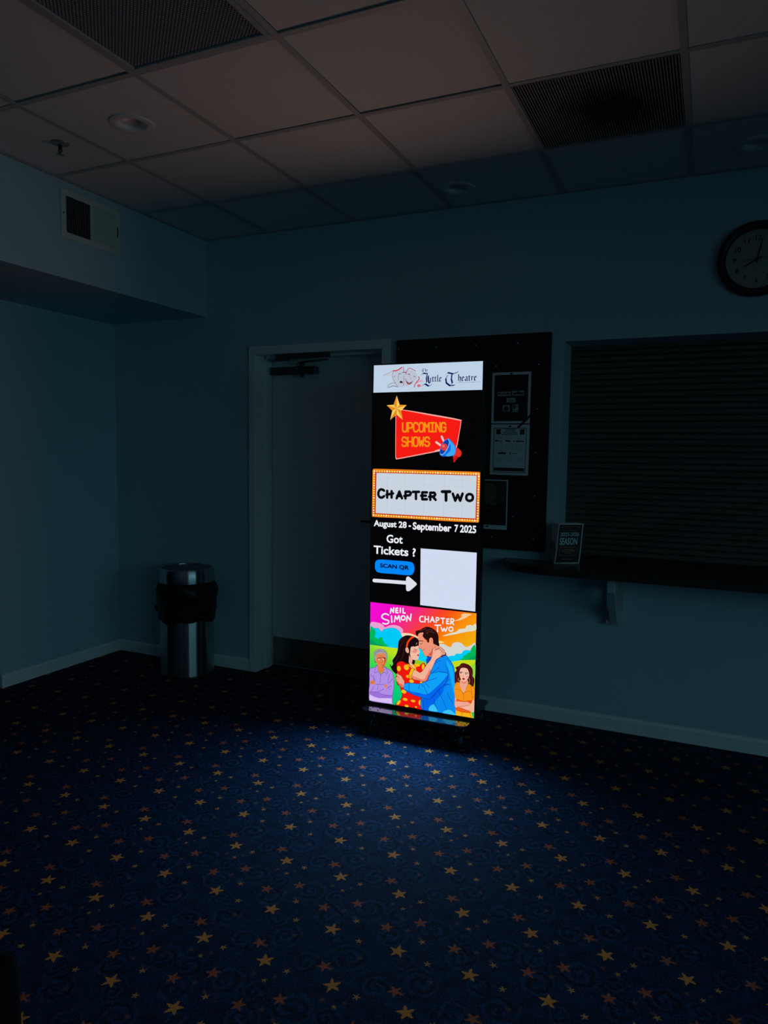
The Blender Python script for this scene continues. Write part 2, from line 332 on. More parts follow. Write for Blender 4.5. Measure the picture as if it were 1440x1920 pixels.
('e',(255,216,110),13.2,1031.1,4.8,4.9),
('e',(255,244,205),13.2,1018.3,4.8,4.9),
('e',(255,216,110),13.2,1005.4,4.8,4.9),
('e',(255,244,205),572.6,1208.4,4.8,4.9),
('e',(255,216,110),572.5,1195.6,4.8,4.9),
('e',(255,216,110),572.5,1182.8,4.8,4.9),
('e',(255,216,110),572.4,1170.1,4.8,4.9),
('e',(255,216,110),572.4,1157.3,4.8,4.9),
('e',(255,244,205),572.4,1144.5,4.8,4.9),
('e',(255,216,110),572.3,1131.6,4.8,4.9),
('e',(255,216,110),572.3,1118.8,4.8,4.9),
('e',(255,216,110),572.3,1106,4.8,4.9),
('e',(255,216,110),572.2,1093.1,4.8,4.9),
('e',(255,244,205),572.2,1080.3,4.8,4.9),
('e',(255,216,110),572.1,1067.4,4.8,4.9),
('e',(255,216,110),572.1,1054.5,4.8,4.9),
('e',(255,216,110),572.1,1041.6,4.8,4.9),
('e',(255,216,110),572,1028.7,4.8,4.9),
('e',(255,244,205),572,1015.8,4.8,4.9),
('e',(255,216,110),572,1002.9,4.8,4.9),
('c',(10,11,14),13.8,[(70.9,1121.8),(62.5,1127.1),(49.3,1126.6),(39.8,1115),(39.3,1098),(48.1,1087.1),(61.4,1086.8),(71.2,1093.6)]),
('l',(10,11,14),13.8,[(88.8,1087),(88.4,1121.6)]),
('l',(10,11,14),13.8,[(113.5,1087.9),(113.1,1120.8)]),
('l',(10,11,14),13.8,[(84,1101.3),(121.5,1109.7)]),
('l',(10,11,14),13.8,[(141.9,1085.4),(156.1,1120.4),(171.4,1086.6)]),
('l',(10,11,14),13.8,[(144.7,1098),(166.8,1096.8)]),
('l',(10,11,14),13.8,[(190.4,1086.5),(189.8,1120.8),(212.9,1121.6),(219.7,1113.3),(214.9,1104.6),(183.5,1098.6)]),
('l',(10,11,14),13.8,[(230.2,1121.3),(263.8,1122.6)]),
('l',(10,11,14),13.8,[(247,1122),(247.7,1086.1)]),
('l',(10,11,14),13.8,[(305.9,1121.4),(281,1120.5),(281.7,1085.7),(306.5,1086.7)]),
('l',(10,11,14),13.8,[(275.2,1103.6),(300.7,1104.6)]),
('l',(10,11,14),13.8,[(324.8,1084.8),(324,1120.3),(344.8,1121.1),(351,1112.5),(345.2,1103.4),(318.5,1099.5)]),
('l',(10,11,14),13.8,[(337.8,1101.3),(353,1085.9)]),
('l',(10,11,14),15.7,[(386.7,1127.9),(427.5,1129.4)]),
('l',(10,11,14),15.7,[(407.1,1128.7),(408.1,1085.5)]),
('l',(10,11,14),13.8,[(442.5,1119.5),(456,1085.8),(467.9,1115.3),(481.2,1086.8),(492.8,1121.4)]),
('c',(10,11,14),13.8,[(529.6,1087.1),(516.7,1091.7),(512.4,1103.4),(516.1,1115.4),(528.7,1121),(541.5,1116.4),(545.8,1104.7),(542.1,1092.7),(529.6,1087.1)]),
('t', (240, 243, 250), 'August 28', 14.4, 924.8, 199.1, 968, 1),
('t', (240, 243, 250), '-', 209.8, 942.4, 222.5, 950.2, 0.6),
('t', (240, 243, 250), 'September', 232.3, 918, 438.8, 967.8, 1),
('t', (240, 243, 250), '7', 454.9, 929.3, 474.3, 966.8, 1),
('t', (240, 243, 250), '2025', 483.5, 928.9, 566.7, 967.5, 1),
('t', (240, 243, 250), 'Got', 88.1, 852.8, 178.6, 895.7, 0.8),
('t', (240, 243, 250), 'Tickets ?', 15.8, 790.5, 251.6, 834.9, 0.8),
('s',(0,138,252),[(24.4,729.4),(28.8,750.9),(51.1,761.9),(131.7,763.4),(220.7,762.8),(240.5,751),(245.8,728.4),(238.9,704.9),(217,693.3),(132.7,692.8),(49.3,693.3),(28.8,706.2)]),
('t', (3, 8, 56), 'SCAN QR', 53.5, 717, 216.4, 742.8, 1.4),
('l',(226,228,240),19,[(20.7,649.4),(108.1,651.4),(207.8,652.8)]),
('s',(226,228,240),[(201,676.3),(212.2,686.5),(227.1,678.5),(254.3,658.7),(259.9,650),(252.2,640.1),(225.7,615.9),(212.5,609.6),(202.5,616.1),(201.1,643.8)]),
('p',(214,224,246),[(277.8,836),(572.1,834.2),(571.9,540.8),(280.8,544.8)]),
('g','sky',[(2.3,532.7),(576.7,531),(578.6,1.2),(0.9,3.1)]),
('s',(236,166,214),[(3.4,421.8),(46.7,427.1),(71.4,420.7),(87.4,407.7),(110.4,419.4),(144.3,425.5),(173.3,418.6),(188.3,404.5),(187.7,386.4),(188.6,357),(145.3,351.8),(4.1,357.7)]),
('s',(252,224,180),[(181,385.6),(216.7,390.9),(242.8,388.4),(269,378),(278.7,359),(240.9,361.2),(183.8,356.5)]),
('s',(255,208,146),[(466.8,482.3),(487.1,494.8),(502.3,508),(499.9,514.7),(510.8,525.6),(524.1,525.9),(553.9,525.5),(537.6,514.4),(520.3,501.7),(493.9,488.4)]),
('s',(226,226,204),[(404.7,397.6),(441.7,416.3),(477.5,429.3),(490.6,443.5),(521.6,450.8),(527.9,463.5),(545.4,470.9),(560.8,469.4),(576.1,481.5),(576.6,447.9),(526.5,432.9),(450.9,408.6)]),
('s',(255,232,156),[(385.8,370.9),(415.6,366.4),(392.9,361.4),(386,358.8)]),
('s',(214,219,214),[(385,352),(413.5,357.7),(429.6,350.9),(447.9,346.6),(460.9,368.1),(483.2,376.3),(505.7,373.6),(523.9,358.4),(546,363.4),(577.3,379.9),(578.6,284.6),(440.7,266),(384.5,325.2)]),
('s',(0,206,252),[(3.4,401),(22.3,396.7),(44.6,398.2),(57,391.6),(68.2,382.6),(81.5,396.7),(120.3,408),(144.5,408.5),(166.4,397.5),(181.1,376.5),(188.7,348),(189.5,298.1),(157,298.5),(97.4,302.4),(3.5,292.8)]),
('c',(0,150,210),1.4,[(22.3,396.3),(44.6,397.7),(57,391.1),(68.2,382.1),(81.5,396.2),(120.3,407.6),(144.5,408.1),(166.4,397),(181.1,376.1)]),
('p',(0,216,252),[(215.9,326.3),(354.1,343.7),(356.1,247.8),(323.5,247.8),(217.1,251.6)]),
('s',(0,206,252),[(433.2,291.6),(451.2,302.4),(469.2,305.2),(478,316),(504.8,320.9),(515.6,335.4),(531,341.8),(553.2,342.4),(576.8,349.8),(577.6,286.7),(454.2,270)]),
('s',(0,186,88),[(577.1,370.5),(561.5,361),(553.1,344.6),(551.2,333.5),(535.9,324.9),(529.5,315.3),(518.4,311.7),(514.2,300.1),(498.8,289.7),(507.8,288.3),(577.4,296.5)]),
('s',(0,160,90),[(576.9,315),(556.3,307.9),(543.3,297.4),(541.2,292.7),(577.4,297.6)]),
('s',(0,186,88),[(3.5,395.7),(19.9,394.2),(31.2,379.4),(30.7,360.9),(29.1,345.7),(40.2,345.5),(47.7,339.5),(57.5,351.4),(72.2,350.9),(75.4,334.1),(84.8,328.4),(87.4,319.5),(99.6,316.4),(100.2,307.3),(3.5,292.8)]),
('s',(0,160,96),[(3.6,334.6),(20.6,327.4),(38.1,315.7),(57.9,313.5),(72.8,304.3),(3.5,294)]),
('g','grass',[(1.3,296),(48.1,303.8),(97.3,304.2),(160.6,299.7),(218.2,298),(223.1,3.5),(130.9,0.9),(1.5,2.4)]),
('p',(150,206,40),[(247.5,254.2),(275.9,258),(322.9,250.8),(323.2,237.3),(248,229.3)]),
('p',(200,224,26),[(449.7,270.1),(507.9,287.6),(577.8,298.3),(578.3,-1.4),(469.7,-1.7)]),
('s',(150,220,60),[(553.3,253.4),(578.3,278.7),(578,199.8),(567.6,215.9)]),
('p',(0,190,120),[(563.5,36.2),(578.2,36.4),(577.8,0.3),(573.8,1.9)]),
('s',(96,96,104),[(24.7,245.2),(21.9,258.8),(27.7,271.6),(40.5,282),(58.2,289.6),(78.9,288.8),(94.2,281.5),(101.8,266.9),(102.5,248.6),(97.3,229.5),(91.1,219.4),(36.8,212),(27.2,229.3)]),
('s',(164,164,170),[(25.5,245.8),(23.4,258.5),(29.2,270.9),(41,280.7),(58.2,288.2),(77.9,287.3),(92.8,280.2),(100,266.2),(101,248.4),(95.9,231.1),(91,224),(39.2,217),(28.6,231.4)]),
('c',(112,112,120),2,[(33.7,262.7),(43.5,275.5),(60.8,280)]),
('c',(112,112,120),2,[(43.6,266.2),(55.9,277.1),(73.1,277)]),
('c',(112,112,120),2,[(31.4,248.4),(33.8,258),(39.2,263.4)]),
('c',(112,112,120),2,[(80.5,280.2),(92.9,272.6),(96.7,257)]),
('s',(234,132,78),[(42.7,260.1),(61,261.6),(83.6,270),(93.2,249.6),(97.3,231.8),(91.6,214.8),(84,195.3),(69.4,183.5),(51.9,192.7),(43,210.5),(36.7,220.1),(40,240.3)]),
('s',(206,98,54),[(83.4,246),(93.2,247.3),(96.8,231.7),(91.2,214.8),(84,195.3),(70.6,185.3),(79,206.2),(86.6,223.4)]),
('p',(238,122,66),[(46.4,201.7),(56.9,191.6),(70.6,184.2),(85.2,195.5),(86.2,181.7),(67.8,153.6),(49.6,177.8)]),
('c',(60,32,26),3.4,[(48.9,236.4),(56.3,240.1),(67.2,243)]),
('c',(60,32,26),3.4,[(74.5,246.3),(83.4,244.7),(90.8,242)]),
('e',(250,240,235),56.4,232.1,5.5,3),
('e',(250,240,235),80.6,235,5,3),
('e',(60,34,30),60.9,232.9,2.3,2.3),
('e',(60,34,30),85,235.9,2.3,2.3),
('c',(170,70,40),1.8,[(73.7,235.5),(75.8,223.1),(70.9,217.1),(67.4,219)]),
('c',(160,60,40),2,[(67.6,202.8),(74,206),(81.9,204.3)]),
('c',(180,80,50),1.1,[(59,219.7),(56.7,210.1)]),
('c',(170,80,50),0.9,[(56.2,251.7),(78.3,256.9)]),
('s',(60,34,110),[(1.8,172.7),(24.7,183.4),(45.4,202.5),(49.6,178.9),(67.3,152.1),(85.7,181.6),(87.9,200.5),(104.2,189.8),(124.4,183.3),(137.3,165.8),(142.8,127.4),(143.3,92.7),(136.5,51.8),(134.7,4.1),(125.9,2.7),(2.5,3.3),(2.6,95.1)]),
('s',(182,146,236),[(2.8,171),(24.7,181.5),(45.4,200.6),(49.1,177.5),(67.3,151.2),(86.2,179.9),(87.9,198.6),(103.3,187.8),(123.5,181.4),(135.9,164.7),(141.1,127.1),(141.6,92.5),(135,52.1),(133.3,4.8),(125.9,3.6),(3.5,4.9),(3.6,95.2)]),
('p',(222,196,252),[(3.7,34.1),(21.3,34.5),(58.9,21.6),(93.5,30.5),(132.9,32),(133.3,4.8),(2,4.2)]),
('s',(160,116,222),[(3.5,49.4),(46.1,54.7),(81,46.1),(130.2,49),(125.5,35.5),(81.2,27.4),(38.9,25.5),(8.7,34.9)]),
('c',(104,58,170),2,[(45.6,201.1),(34.7,179.2),(32.5,155.6),(49.7,166.9),(67.3,152.4)]),
('c',(104,58,170),2,[(86.9,198.5),(101.4,181.5),(104.1,160.6),(86.8,167.9),(68.5,152.5)]),
('c',(104,58,170),2,[(67.3,151.2),(65.1,127.6),(61.7,101.5)]),
('c',(104,58,170),2,[(5.5,51.4),(48.5,56.3),(85.5,78)]),
('c',(104,58,170),2,[(51,55.5),(81,46.1),(130.2,48.5),(138.6,57.3)]),
('c',(104,58,170),2,[(35.6,94.8),(63,98.2),(87.7,100.7)]),
('c',(104,58,170),2,[(26.3,147.7),(29.8,127.2),(31.8,104.1)]),
('c',(104,58,170),2,[(7.6,145),(22.7,130.8),(29.2,115.4)]),
('c',(104,58,170),2,[(116.4,160.5),(111.8,139),(109.7,110.9),(121.8,122),(133.8,137.6)]),
('c',(104,58,170),2,[(27,82.3),(20.9,67.3),(13.5,56.8)]),
('c',(104,58,170),2,[(53.1,90.9),(48.4,66.8)]),
('c',(104,58,170),2,[(131.9,100.3),(114.9,93.1),(105.1,84.7)]),
('c',(104,58,170),2,[(110.1,85.4),(124.9,78.4)]),
('s',(234,132,78),[(7,107),(17.9,115.6),(28.4,112.5),(35.6,98.8),(23.2,93.5),(9.4,91.9)]),
('s',(234,132,78),[(88.2,100.3),(104.9,102.3),(104.6,91.6),(95.3,84.6),(88.8,91.1)]),
('c',(170,60,40),1.4,[(10.5,102.8),(20.5,105.2),(25.6,103.2)]),
('c',(170,60,40),1.4,[(10.6,97.5),(23.1,100)]),
('s',(24,10,12),[(207.4,379),(231.1,380.7),(252.5,376.7),(271.5,368.7),(280.2,355.4),(279.6,335.1),(277,325.8),(251.1,322.5),(239.3,321),(236.2,291.2),(257,257.7),(255,234.8),(238.5,225.7),(214.6,229.3),(195.4,233.5),(171.3,230.2),(160.9,217.4),(161.2,196.8),(160.7,165.9),(148,171),(133.2,182.5),(123.7,198.5),(118.2,206.9),(122,216.2),(125.1,204.4),(136.3,218.6),(132,236.4),(144.3,256.4),(156.1,278.5),(161.8,302.1),(163.8,329.7),(167.2,346),(183.7,365.7)]),
('c',(92,36,30),1.6,[(176.9,340.4),(186.2,357.4),(202.8,368.5)]),
('c',(92,36,30),1.6,[(181.9,327.4),(193.5,349.3),(207.7,357.8)]),
('c',(92,36,30),1.6,[(170.6,280.4),(174.9,308.3),(177.1,326.8)]),
('c',(92,36,30),1.6,[(185.4,252.7),(194.6,283.5),(195.3,310.9)]),
('c',(92,36,30),1.6,[(147.2,227),(158.9,251.5),(170.8,266.7)]),
('c',(92,36,30),1.6,[(203.3,336.9),(210.2,349.1)]),
('p',(240,170,150),[(225.3,276.2),(245.1,256.1),(240.8,230.6),(233.8,222.8),(223.5,239.6)]),
('s',(246,192,168),[(232.2,317.9),(248.6,326.7),(260.4,329.1),(274.5,332.7),(277.6,316.8),(284.9,302.5),(280.4,295.1),(279.1,287.3),(278.3,280.4),(277,271.7),(273.9,260.9),(257,256.3),(245.1,256.6),(233.4,272.7),(230.2,297.2)]),
('s',(240,150,140),[(239.7,298.4),(251.3,309),(265.5,307.4),(269.2,298.9),(254,291.3)]),
('c',(60,20,24),2.3,[(253.1,314.6),(260.8,310.6),(271.6,312.5)]),
('c',(40,16,18),2,[(255.7,327.6),(269.8,331.6)]),
('s',(196,20,40),[(269.7,284.3),(277.7,288),(279.6,283.8),(276.9,278.4),(272.2,279.6)]),
('s',(24,10,12),[(217.3,354.4),(240.8,368.6),(271.6,361.1),(280.3,348.7),(275.9,331.5),(268.5,338.2),(259.3,326.2),(243.9,325.2),(234.1,318.1),(230.8,290.5),(223.9,303.2),(215.5,322.5)]),
('s',(248,186,158),[(205.1,300.8),(206.1,312.3),(214.4,316.5),(221.6,309.7),(224.5,294.2),(219.6,287.7),(210.7,290.2)]),
('c',(180,90,70),1.6,[(210.9,308.4),(216.9,304.6),(215.9,295.4)]),
('c',(120,76,40),2.3,[(225.6,287.6),(229.3,280.1),(227.3,271.9),(223.4,275.9)]),
('c',(248,70,16),9.1,[(211.7,319.8),(215.2,336.1),(223,352.9),(235.6,368),(247.3,375.2)]),
('c',(200,30,10),1.8,[(215.5,318.9),(219.5,335.7),(226.9,351.5),(238.5,364.7)]),
('c',(230,225,225),1.4,[(262.6,337.5),(268.4,347.2)]),
('s',(70,10,10),[(155.1,215.7),(167.4,235.2),(188,240.7),(210.7,232.8),(233.7,226.4),(255.4,209.9),(302,245.7),(316.2,236.4),(328.4,211),(330,129.9),(172,106.3),(160.7,164.5)]),
('s',(244,22,12),[(157,215.9),(168.9,233.6),(188.1,238.9),(209.8,230.9),(233.8,224.6),(255.4,209.9),(302,243.4),(313.9,235.1),(326.1,210.7),(327.6,131.8),(173.2,108.8),(162.6,164.8)]),
('s',(70,10,10),[(175.7,103.4),(197.4,104.3),(299.3,77.5),(308.5,2.7),(247.1,2.3),(155.3,2.3),(172,27.7),(186.7,48.5),(187.7,74.1)]),
('s',(244,22,12),[(177.6,102.5),(197.4,103.2),(297.6,76.1),(306.6,3.3),(247.1,3.2),(158.2,3.7),(174.4,28.1),(189.1,48.9),(189.7,74.4)]),
('e',(250,196,22),169.4,198.8,10.5,14),
('e',(250,196,22),211.6,210.6,14.1,14),
('e',(250,196,22),220.5,163.9,10,8),
('e',(250,196,22),241.2,141.3,12.7,9.3),
('e',(250,196,22),199.7,80.5,13.2,10.2),
('e',(250,196,22),207.6,39.8,13.2,7.6),
('e',(250,196,22),251.8,38.5,12.3,6.4),
('e',(250,196,22),291.3,35.1,9.1,14),
('e',(250,196,22),216.4,6.1,11.4,5.9),
('e',(250,196,22),273.5,231.4,13.2,7.2),
('e',(250,196,22),303.8,225.6,7.7,16.1),
('e',(250,196,22),294.5,142.8,6.8,5.9),
('e',(250,196,22),268.5,8.5,5.5,4.2),
('s',(250,196,22),[(158.9,5.9),(167.2,22.3),(180.4,32.5),(180.8,19.8),(169.9,6)]),
('c',(210,130,10),1.4,[(199.3,213.5),(211.3,211.7),(224.3,218.1)]),
('c',(210,130,10),1.4,[(198.5,38.8),(213,36.5),(220.1,42.2)]),
('p',(246,192,168),[(225.1,233),(239.6,232.7),(248,227),(260.2,208.3),(245.8,215.4)]),
('c',(250,196,22),5,[(219.4,227.6),(233.9,218.3),(250.8,205.8)]),
('c',(250,196,22),5,[(242.2,232.6),(255.2,221.2),(264.1,205.4)]),
('s',(120,60,6),[(240.2,210.9),(257.9,206.6),(250.8,177.4),(242.7,152),(225.9,154.6),(226,176.1)]),
('s',(250,196,22),[(241.2,209.2),(256,204.9),(248.9,177.1),(241.2,154.1),(228.3,156.3),(227.9,176.4)]),
('s',(240,160,20),[(246.5,176.8),(241.2,154.1),(228.3,156.3),(228.5,167.3)]),
('s',(60,20,20),[(351.7,350),(391,342.7),(426.2,301.7),(348.5,280.4),(322.8,283.7)]),
('s',(242,152,122),[(351.7,347.8),(370.2,347.9),(388.7,341.3),(407.6,317.1),(394.4,293.1),(348.4,284.8),(331,291.5)]),
('s',(242,152,122),[(270.8,382.7),(273.4,367.3),(277.9,356.6),(277.3,334),(276.6,321.3),(288,319.2),(297,311.8),(299.5,305.4),(305.3,294.9),(309.2,286),(322.8,284.6),(341.3,292),(353,307.8),(357.6,344.1),(337.6,359.4),(323.7,357.7),(299.9,383.9),(302.3,404.3),(290.1,404.7),(276.2,396.7)]),
('s',(226,84,66),[(348.3,345.2),(351.6,330),(345.6,309.1),(334.2,298.6),(332,291.6),(346,289),(352.1,307.7),(353.5,330.2)]),
('c',(40,16,16),3.4,[(277.4,357),(288.6,360.6),(299.9,358.8)]),
('c',(60,24,24),2.3,[(283.7,345.6),(289.4,343.2),(296.8,348.1)]),
('c',(170,70,60),1.6,[(293.9,328.2),(290.5,321.1),(284.7,319.2)]),
('c',(120,40,36),1.8,[(296.1,311.7),(303.5,314),(309.5,320.6)]),
('c',(100,30,30),1.4,[(276.6,321.3),(288.4,318.8),(297.5,311.4),(300,304.5),(305.8,294),(309.7,285.6),(322.8,284.1)]),
('s',(34,14,14),[(258.7,398.7),(260.9,408),(273.1,413.2),(287,418.6),(300.9,428.7),(319.8,436.9),(338.4,435.7),(357,428.9),(373.3,417.1),(383,396.1),(384.8,371.9),(388.6,345.3),(370.2,349.2),(357.3,355.2),(353.4,377),(344,383.6),(334.9,375.9),(333,358.4),(325.6,356.2),(319.7,368.4),(307,375.8),(297.9,388.1),(302.3,403.4),(290.1,402.9),(276.2,396.3),(272.7,384.7),(263.7,386.3)]),
('c',(120,50,40),2,[(318.1,403.9),(331.9,412.2),(352.7,412.5),(364.3,409.4)]),
('c',(120,50,40),2,[(313.3,414.5),(331.7,423.3),(352.5,421.3)]),
('c',(120,50,40),2,[(315.8,405.9),(327.4,402.8)]),
('c',(120,50,40),2,[(280.6,410.7),(301.5,419.8),(317.6,428.4)]),
('s',(244,160,130),[(335.6,363.7),(337.7,377.3),(344.5,382.6),(352.5,376.9),(353.7,361.4),(348.5,347.4),(341.5,348.8)]),
('c',(190,80,66),1.8,[(342.4,375.6),(348.5,367.5),(344.6,358.1)]),
('s',(0,80,200),[(319.8,268.3),(336.8,284.4),(350.8,281.3),(348.9,260.9),(326,241)]),
('c',(0,44,140),1.4,[(323.1,266.5),(329.2,256),(325.9,244.3)]),
('c',(0,44,140),1.4,[(334.6,277),(337.2,263.8),(331.6,251.9)]),
('s',(0,44,140),[(343.6,197.3),(347.6,232),(371,267.5),(394.5,287.1),(426.6,302),(441.5,287.6),(458.3,267.7),(471.6,240.7),(477.2,187.3),(479.1,109.7),(485.2,-0.5),(400.7,-0.7),(303.9,-1.4),(294.6,65.2),(304.3,150.9),(327.6,156.6)]),
('s',(10,142,246),[(346,197.6),(349.9,231.4),(372.4,265.9),(394.5,284.9),(425.8,300.2),(440.2,286.1),(456.6,266.1),(469.9,239.6),(475.4,187.1),(477.3,109.4),(483.3,1),(400.7,1.3),(306.2,1.3),(297.9,64.6),(306.7,150.1),(330,155.8)]),
('s',(20,176,255),[(426.8,275.9),(445.3,260.6),(464.1,234.3),(472.3,175.5),(473.9,108.9),(461.5,151.6),(446.4,216.3)]),
('s',(0,104,240),[(308.3,64),(350.5,67.2),(411.4,146.4),(443.2,157.8),(422.9,141.4),(412.2,108.3),(394.3,83),(376.2,59.9),(362.7,39.6),(343.1,25.1),(340.1,2.9),(309,3.1)]),
('s',(60,200,255),[(342.1,20.3),(360.4,36.9),(377,26),(389,5.3),(342.4,2.6)]),
('s',(60,200,255),[(414.5,2.7),(446.2,23.7),(476.2,10.6),(481,1.5)]),
('c',(0,44,140),2,[(391.4,109.7),(408.2,80.7),(422.7,51.4),(434.8,21.8)]),
('c',(0,44,140),2,[(364.5,67.1),(374.4,36.9),(389,5.3)]),
('c',(0,44,140),2,[(437.5,107.7),(449.4,87.1),(465.9,62.8)]),
('c',(0,44,140),2,[(422.8,250.9),(437.1,223.9),(440.2,206.5)]),
('c',(0,44,140),2,[(391,237.6),(368.4,214.2),(350.1,198.2)]),
('c',(0,44,140),2,[(394.9,269.3),(378.9,262.7),(360.8,244.6)]),
('c',(0,44,140),2,[(450.5,183.5),(438.2,172.8),(424.9,157.4)]),
('c',(0,44,140),2,[(451.2,154.6),(434.2,152),(420.6,145.5)]),
('c',(0,44,140),2,[(298.9,63.6),(305.4,30.4),(307.1,1.9)]),
('c',(0,44,140),2,[(307.1,62.6),(309,2.2)]),
('s',(110,40,36),[(254.9,204.2),(289.3,195.9),(324.5,244.1),(344.5,271.5),(351.6,306.1),(352.7,322.3),(367.2,338),(371.6,326),(386.6,332.4),(408.8,323.7),(424.7,308),(404.6,297.8),(388.6,282.8),(373.2,269.6),(360,240),(344.9,205.5),(328.9,164.5),(311.8,149.1),(280.7,149.7),(242.6,158.3)]),
('s',(248,182,156),[(256.8,203.1),(291.2,194.4),(325.9,243),(346.3,271.3),(353.5,305.9),(354.6,321.6),(367.2,335.7),(369.8,323.6),(386.7,330.2),(407.5,322.2),(422.6,307.7),(403.4,299.4),(387.2,284.4),(371.3,270.7),(358.1,239.7),(343,206.2),(327.5,166.1),(311.3,150.8),(280.7,152),(244.9,160.5)]),
('s',(240,130,110),[(244.7,171.8),(280.5,163.3),(308.8,160.6),(326.9,192.6),(342.6,224.1),(341.2,203.7),(327.4,166.7),(311.3,151),(280.7,152.2),(244.9,160.7)]),
('s',(246,176,150),[(386.4,341),(400.1,343.9),(414.1,333.4),(422.1,321.2),(416.8,311.6),(403.1,314.3),(389.1,325.8)]),
('c',(110,24,30),2,[(363.9,315.9),(369.5,323.3),(379.8,326.9),(388.8,336.9)]),
('c',(110,24,30),2,[(388.9,334.7),(398.2,324.8),(412.1,319.9)]),
('c',(110,24,30),2,[(393.3,341.9),(405,332.3),(418.8,325.2)]),
('c',(110,24,30),2,[(398.4,315.9),(409.9,315.2),(421.2,318.8)]),
('c',(110,24,30),2,[(401,304),(412.4,306.6),(422.7,305.7)]),
('s',(0,44,140),[(197,131.8),(200,124.2),(228.7,132.5),(273.9,134.6),(297.4,140.8),(311.4,149.2),(327.6,158.4),(343.2,195),(373.1,207.7),(396.1,213.7),(439.7,210.9),(433.3,169.8),(388.1,112.3),(351.4,67.8),(329.5,60.7),(282.3,65.6),(244,73.4),(203,90.1),(195.5,108.5)]),
('s',(16,164,252),[(198.7,129.7),(201.3,122),(228.7,130.2),(273.9,132.3),(297.5,138.6),(312.4,147.1),(329.1,156.3),(344.7,192.9),(373.2,205.9),(396.1,211.4),(437.9,208.4),(431.4,170.4),(386.7,113.9),(350.4,69.9),(329.5,63.2),(282.2,68.3),(244,76.2),(204.9,92.2),(197.9,108.9)]),
('s',(0,104,240),[(202.9,94.7),(243.8,87.1),(281.9,86.6),(329,86.5),(374.8,127.4),(410.9,166.5),(438.4,204),(433.5,178.8),(411.3,148.6),(384.4,111.3),(350.4,70.8),(329.5,63.9),(282.2,69),(244,76.6)]),
('c',(0,60,190),2.3,[(230.7,130.1),(227.1,112.1),(231.8,87.6)]),
('c',(0,60,190),2.3,[(327.6,156.6),(355.4,167.4),(380.7,180.1)]),
('c',(0,60,190),2.3,[(316.2,141.3),(330.4,134.4),(340,122.2)]),
('c',(0,60,190),2.3,[(297.5,136.3),(304.8,121.5)]),
('c',(0,60,190),2.3,[(309.4,131.2),(319.2,107.7),(331.4,86.9)]),
('c',(0,60,190),2.3,[(285.8,130),(281.5,106.6)]),
('c',(0,60,190),2.3,[(439.7,208.2),(431.4,170.4),(386.7,113.9),(350.4,69.4)]),
('s',(110,40,36),[(157.7,173.3),(172.3,168.5),(185.9,163.1),(198.7,143.6),(204.2,134.1),(197.9,101),(179.6,103.3),(166.7,117.5),(156.9,128),(151.3,145.9),(155.5,155.7)]),
('s',(246,164,136),[(159.6,171.3),(172.3,166.2),(184.5,161),(196.8,142.2),(202.2,133.8),(196.5,103),(180.5,105.3),(168.2,119.6),(158.8,129.7),(153.2,146.2),(160.8,154.2),(158.3,164.2)]),
('s',(236,110,96),[(163.2,125.7),(177.8,121),(192.4,116.2),(195.5,102.9),(180.5,105.7)]),
('c',(150,40,40),1.8,[(160.8,155.8),(167.7,151.7),(172.6,146.7)]),
('c',(150,40,40),1.6,[(156.9,141),(165.4,139.4)]),
('c',(150,40,40),1.6,[(160.2,129.9),(169.2,129.8)]),
('s',(72,14,16),[(477.8,246.9),(495.2,256.4),(508.3,271.4),(526.1,274.2),(548.5,268.1),(564.4,252.7),(568.5,233.5),(568.1,215.9),(577.3,199.7),(575.8,173.1),(569.5,160),(544.3,172.8),(488.4,164.5),(476.6,165),(474.1,215.8),(483.1,232.6)]),
('c',(140,40,34),2,[(491.1,238.1),(504.1,257.6),(526.3,265)]),
('c',(140,40,34),2,[(553.5,246.8),(560.8,221.5),(568.1,198.3)]),
('c',(140,40,34),2,[(482.8,210.3),(487.9,186.7),(483.7,170.5)]),
('c',(140,40,34),2,[(563.9,188.9),(570.9,176.7),(569.4,165.5)]),
('s',(240,170,146),[(506.9,189.4),(538.4,194),(542.7,165.9),(533.9,142.5),(523.3,120.9),(511.6,139.1),(502.1,157.7)]),
('s',(248,192,168),[(504.5,243.9),(517.7,250.6),(537.9,248.6),(547.7,230.6),(549,213.2),(543.6,199.2),(535.5,187),(524,179.5),(511.3,184.8),(501.5,201.9),(498.3,221.4)]),
('s',(240,130,110),[(512.7,183.6),(524,179.1),(537.2,188.1),(535.3,175.9),(524.3,169.8),(512.9,174.8)]),
('e',(244,150,132),538.9,207.3,5.9,4.2),
('e',(244,150,132),505.4,206.9,5,4.2),
('c',(66,26,22),2.5,[(500.9,224.9),(507.1,228.4),(514.8,226.4)]),
('c',(66,26,22),2.5,[(527.7,226),(536.2,228.1),(543.4,225.6)]),
('e',(250,245,240),510.4,222.2,5.5,3),
('e',(250,245,240),537.3,220.3,5.5,3),
('e',(70,40,30),507.7,221.9,2.7,3),
('e',(70,40,30),533.7,220.3,2.7,3),
('c',(60,24,22),1.6,[(501.6,222.3),(507.2,224.9),(514.8,224.2)]),
('c',(60,24,22),1.6,[(529.6,221.9),(536.3,223.7),(543.5,221.2)]),
('c',(210,110,96),1.6,[(519.9,220.1),(517.5,207.6),(523.3,206)]),
('s',(190,8,30),[(512.9,194.3),(518.1,199),(522.2,198.3),(529,195.3),(524.2,189.7),(518.4,189.8)]),
('c',(226,190,110),1.6,[(495.8,194.5),(493.8,185.3),(498,179.3),(502.8,184.4)]),
('c',(226,190,110),1.6,[(548.4,202.1),(552.7,191.7),(550.8,178.2),(545.5,177.4),(544.4,186.1)]),
